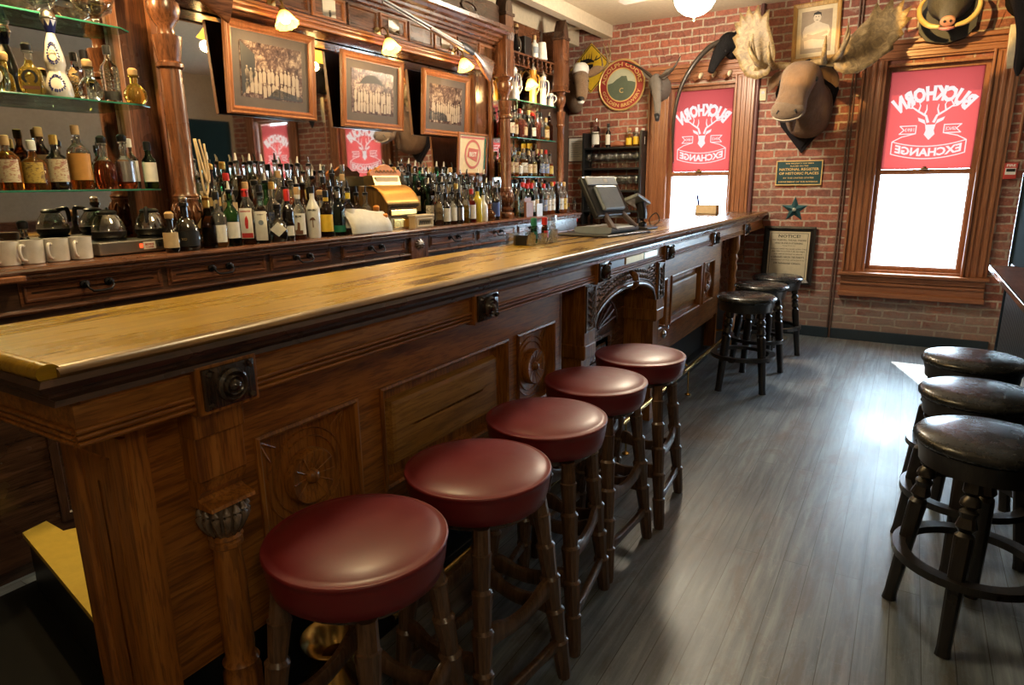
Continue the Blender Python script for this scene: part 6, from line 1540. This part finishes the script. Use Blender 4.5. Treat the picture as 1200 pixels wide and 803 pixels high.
tag(m_.build('clay_figure', plain('clay', (.35, .12, .06), .7), smooth='all', loc=(-2.77, W-.10, 1.865)), 'reddish clay figure lying on the rack top', 'figurine')
# ledge unit below rack with bottles, pink bottle
lu = thing('wall_counter', 'dark counter against the brick wall below the glass rack', 'counter', (-2.75, W, 0))
MB().box(-.62, .55, -.42, 0, 1.02, 1.05, .004).build('top', dkX, lu)
MB().box(-.60, .53, -.38, 0, .0, 1.02, .004).build('cabinet_body', dkZ, lu)
MB().box(-.58, -.03, -.388, -.378, .08, .96, .006).build('door', dkZ, lu); MB().box(-.01, .51, -.388, -.378, .08, .96, .006).build('door', dkZ, lu)
bottle(-3.20, W-.25, 1.05, kind='decanter', h=.24, r=.038, glass='pink', lab=(.12, .42, redp), cap='steel_pour', label='pink red bottle with steel pourer on the wall counter')
bottle(-3.29, W-.22, 1.05, kind='std', h=.22, r=.034, glass='whiskey', cap=goldfoil, label='copper amber bottle left of the pink red one')
for i in range(3): bottle(-3.05+.1*i, W-.15, 1.05, kind='std', h=.14, r=.03, glass='clear', cap=None, label=['short clear carafe nearest the pink bottle on the wall counter', 'middle short clear carafe on the wall counter', 'right short clear carafe on the wall counter'][i], cat='carafe')

# ------------------------------------------------------------------ ceiling fan with bowl light, plus two unseen ones added for fill
bowl_on = emit('lit_bowl', (.95, 1.0, .82), 9)
def fan(x, y, lb, rot, en=85, col=(1, .84, .62)):
    f = thing('ceiling_fan', lb, 'ceiling fan', (x, y, CZ), rot)
    MB().lathe([(.07, 0), (.06, -.03), (.015, -.04), (.015, -.12), (.09, -.13), (.11, -.16), (.10, -.20), (.06, -.22)], 28).build('motor', oldbrass, f, smooth=True)
    for k in range(5):
        a = 2*PI*k/5; Mb = R(a, 'Z') @ R(.2, 'X') @ T(0, 0, -.17)
        MB().loft([Mb @ V((.10, 0, 0)), Mb @ V((.17, 0, -.0))], [(.012, .006)]*2, 8).build('blade_arm', oldbrass, f)
        MB().prism([(.15, -.045), (.62, -.065), (.64, 0), (.62, .065), (.15, .045)], .008, Mb).build('blade', plain('fan_blade', (.35, .30, .27), .5), f)
    MB().lathe([(.155, -.235), (.150, -.27), (.125, -.31), (.08, -.345), (.03, -.362), (0, -.365)], 32).build('light_bowl', bowl_on, f, smooth='all')
    MB().lathe([(.16, -.222), (.163, -.238), (.155, -.24), (.05, -.215)], 32).lathe([(.012, -.362), (.014, -.372), (.006, -.38), (.010, -.392), (0, -.40)], 12).build('bowl_trim', oldbrass, f, smooth=True)
    for k in range(3):
        a = 2*PI*k/3+.3
        MB().loft([(.10*math.cos(a), .10*math.sin(a), -.20), (.17*math.cos(a), .17*math.sin(a), -.19), (.185*math.cos(a), .185*math.sin(a), -.22), (.158*math.cos(a), .158*math.sin(a), -.235)], [.008]*4, 8, sub=4).build('scroll_arm', iron, f, smooth=True)
    li = bpy.data.lights.new('bowl_light', 'POINT'); li.energy = en; li.color = col; li.shadow_soft_size = .15
    lo = bpy.data.objects.new('bowl_light', li); C.objects.link(lo); lo.parent = f; lo.location = (0, 0, -.52)
    return f
FANW = 80
fan(-1.60, 5.45, 'ceiling fan with lit glass bowl in front of the brick wall', .5)
fan(1.3, -.7, 'unseen ceiling fan lamp added behind the camera for fill light', .9, 15, (1, .74, .40))  # added out of view, warm fill for the room
fan(-1.75, 1.75, 'unseen ceiling fan lamp added above the near end of the bar', .1, 34, (1, .74, .36))  # added out of view to light the bar top
# spotlights that light the trophies
def spot(x, y, z, tgt, e, lb, size=22, col=(1, .60, .18)):
    s = thing('spotlight', lb, 'spotlight', (x, y, z)); d = (V(tgt)-V((x, y, z))).normalized()
    q = d.to_track_quat('-Z', 'Y').to_matrix().to_4x4()
    MB().lathe([(.0, .10), (.03, .10), (.035, .08), (.04, 0), (.036, 0), (.03, .02), (0, .03)], 20, q).build('lamp_head', blackplastic, s, smooth=True)
    MB().lathe([(.008, .05), (.008, CZ-z)], 10).build('stem', blackplastic, s, smooth=True)
    li = bpy.data.lights.new('spot_beam', 'SPOT'); li.energy = e; li.color = col; li.spot_size = math.radians(size); li.spot_blend = .25; li.shadow_soft_size = .02
    lo = bpy.data.objects.new('spot_beam', li); C.objects.link(lo); lo.parent = s; lo.matrix_local = T(*(d*.02)) @ q
spot(-1.15, 4.9, 2.98, (-.86, W-.2, 2.45), 190, 'small black ceiling spotlight aimed at the moose head', 24)
spot(-.35, 5.0, 2.98, (.20, W, 2.70), 160, 'small black ceiling spotlight aimed at the boar head', 26)

# ------------------------------------------------------------------ light and camera
w = bpy.data.worlds.new('sky'); bpy.context.scene.world = w; w.use_nodes = True
bgn = w.node_tree.nodes['Background']; bgn.inputs[0].default_value = (.62, .81, 1.0, 1); bgn.inputs[1].default_value = SKY
sun = bpy.data.lights.new('sun', 'SUN'); sun.energy = 16; sun.angle = math.radians(.6); sun.color = (1, .95, .88)
so = bpy.data.objects.new('sun', sun); C.objects.link(so)
so.rotation_euler = V((.23, -.72, -.75)).to_track_quat('-Z', 'Y').to_euler(); so.location = (0, 9, 6)
for x0, x1, z0, z1 in OPEN:
    p = bpy.data.lights.new('window_portal', 'AREA'); p.shape = 'RECTANGLE'; p.size = x1-x0; p.size_y = z1-z0; p.cycles.is_portal = True
    po = bpy.data.objects.new('window_portal', p); C.objects.link(po); po.location = ((x0+x1)/2, W+.2, (z0+z1)/2); po.rotation_euler = (-PI/2, 0, 0)
cam = bpy.data.cameras.new('camera'); co = bpy.data.objects.new('camera', cam); C.objects.link(co)
cam.lens = 36*767.32/1200; cam.sensor_width = 36; cam.clip_start = .05
pitch, yaw, roll = .238267, .540437, -.011359
fw = V((-math.sin(yaw)*math.cos(pitch), math.cos(yaw)*math.cos(pitch), -math.sin(pitch))); r0 = V((math.cos(yaw), math.sin(yaw), 0)); u0 = r0.cross(fw)
r1 = r0*math.cos(roll)+u0*math.sin(roll); u1 = -r0*math.sin(roll)+u0*math.cos(roll)
co.matrix_world = Matrix(((r1.x, u1.x, -fw.x, 0), (r1.y, u1.y, -fw.y, 0), (r1.z, u1.z, -fw.z, 1.5), (0, 0, 0, 1)))
sc = bpy.context.scene; sc.camera = co
sc.view_settings.view_transform = 'Standard'; sc.view_settings.look = 'None'; sc.view_settings.gamma = 1; sc.view_settings.use_curve_mapping = False
sc.view_settings.exposure = 0.55
cy = sc.cycles
cy.use_denoising = True; cy.max_bounces = 10; cy.diffuse_bounces = 4; cy.glossy_bounces = 5; cy.transmission_bounces = 8; cy.transparent_max_bounces = 16
cy.sample_clamp_indirect = 6; cy.caustics_reflective = False; cy.caustics_refractive = False; cy.blur_glossy = .5
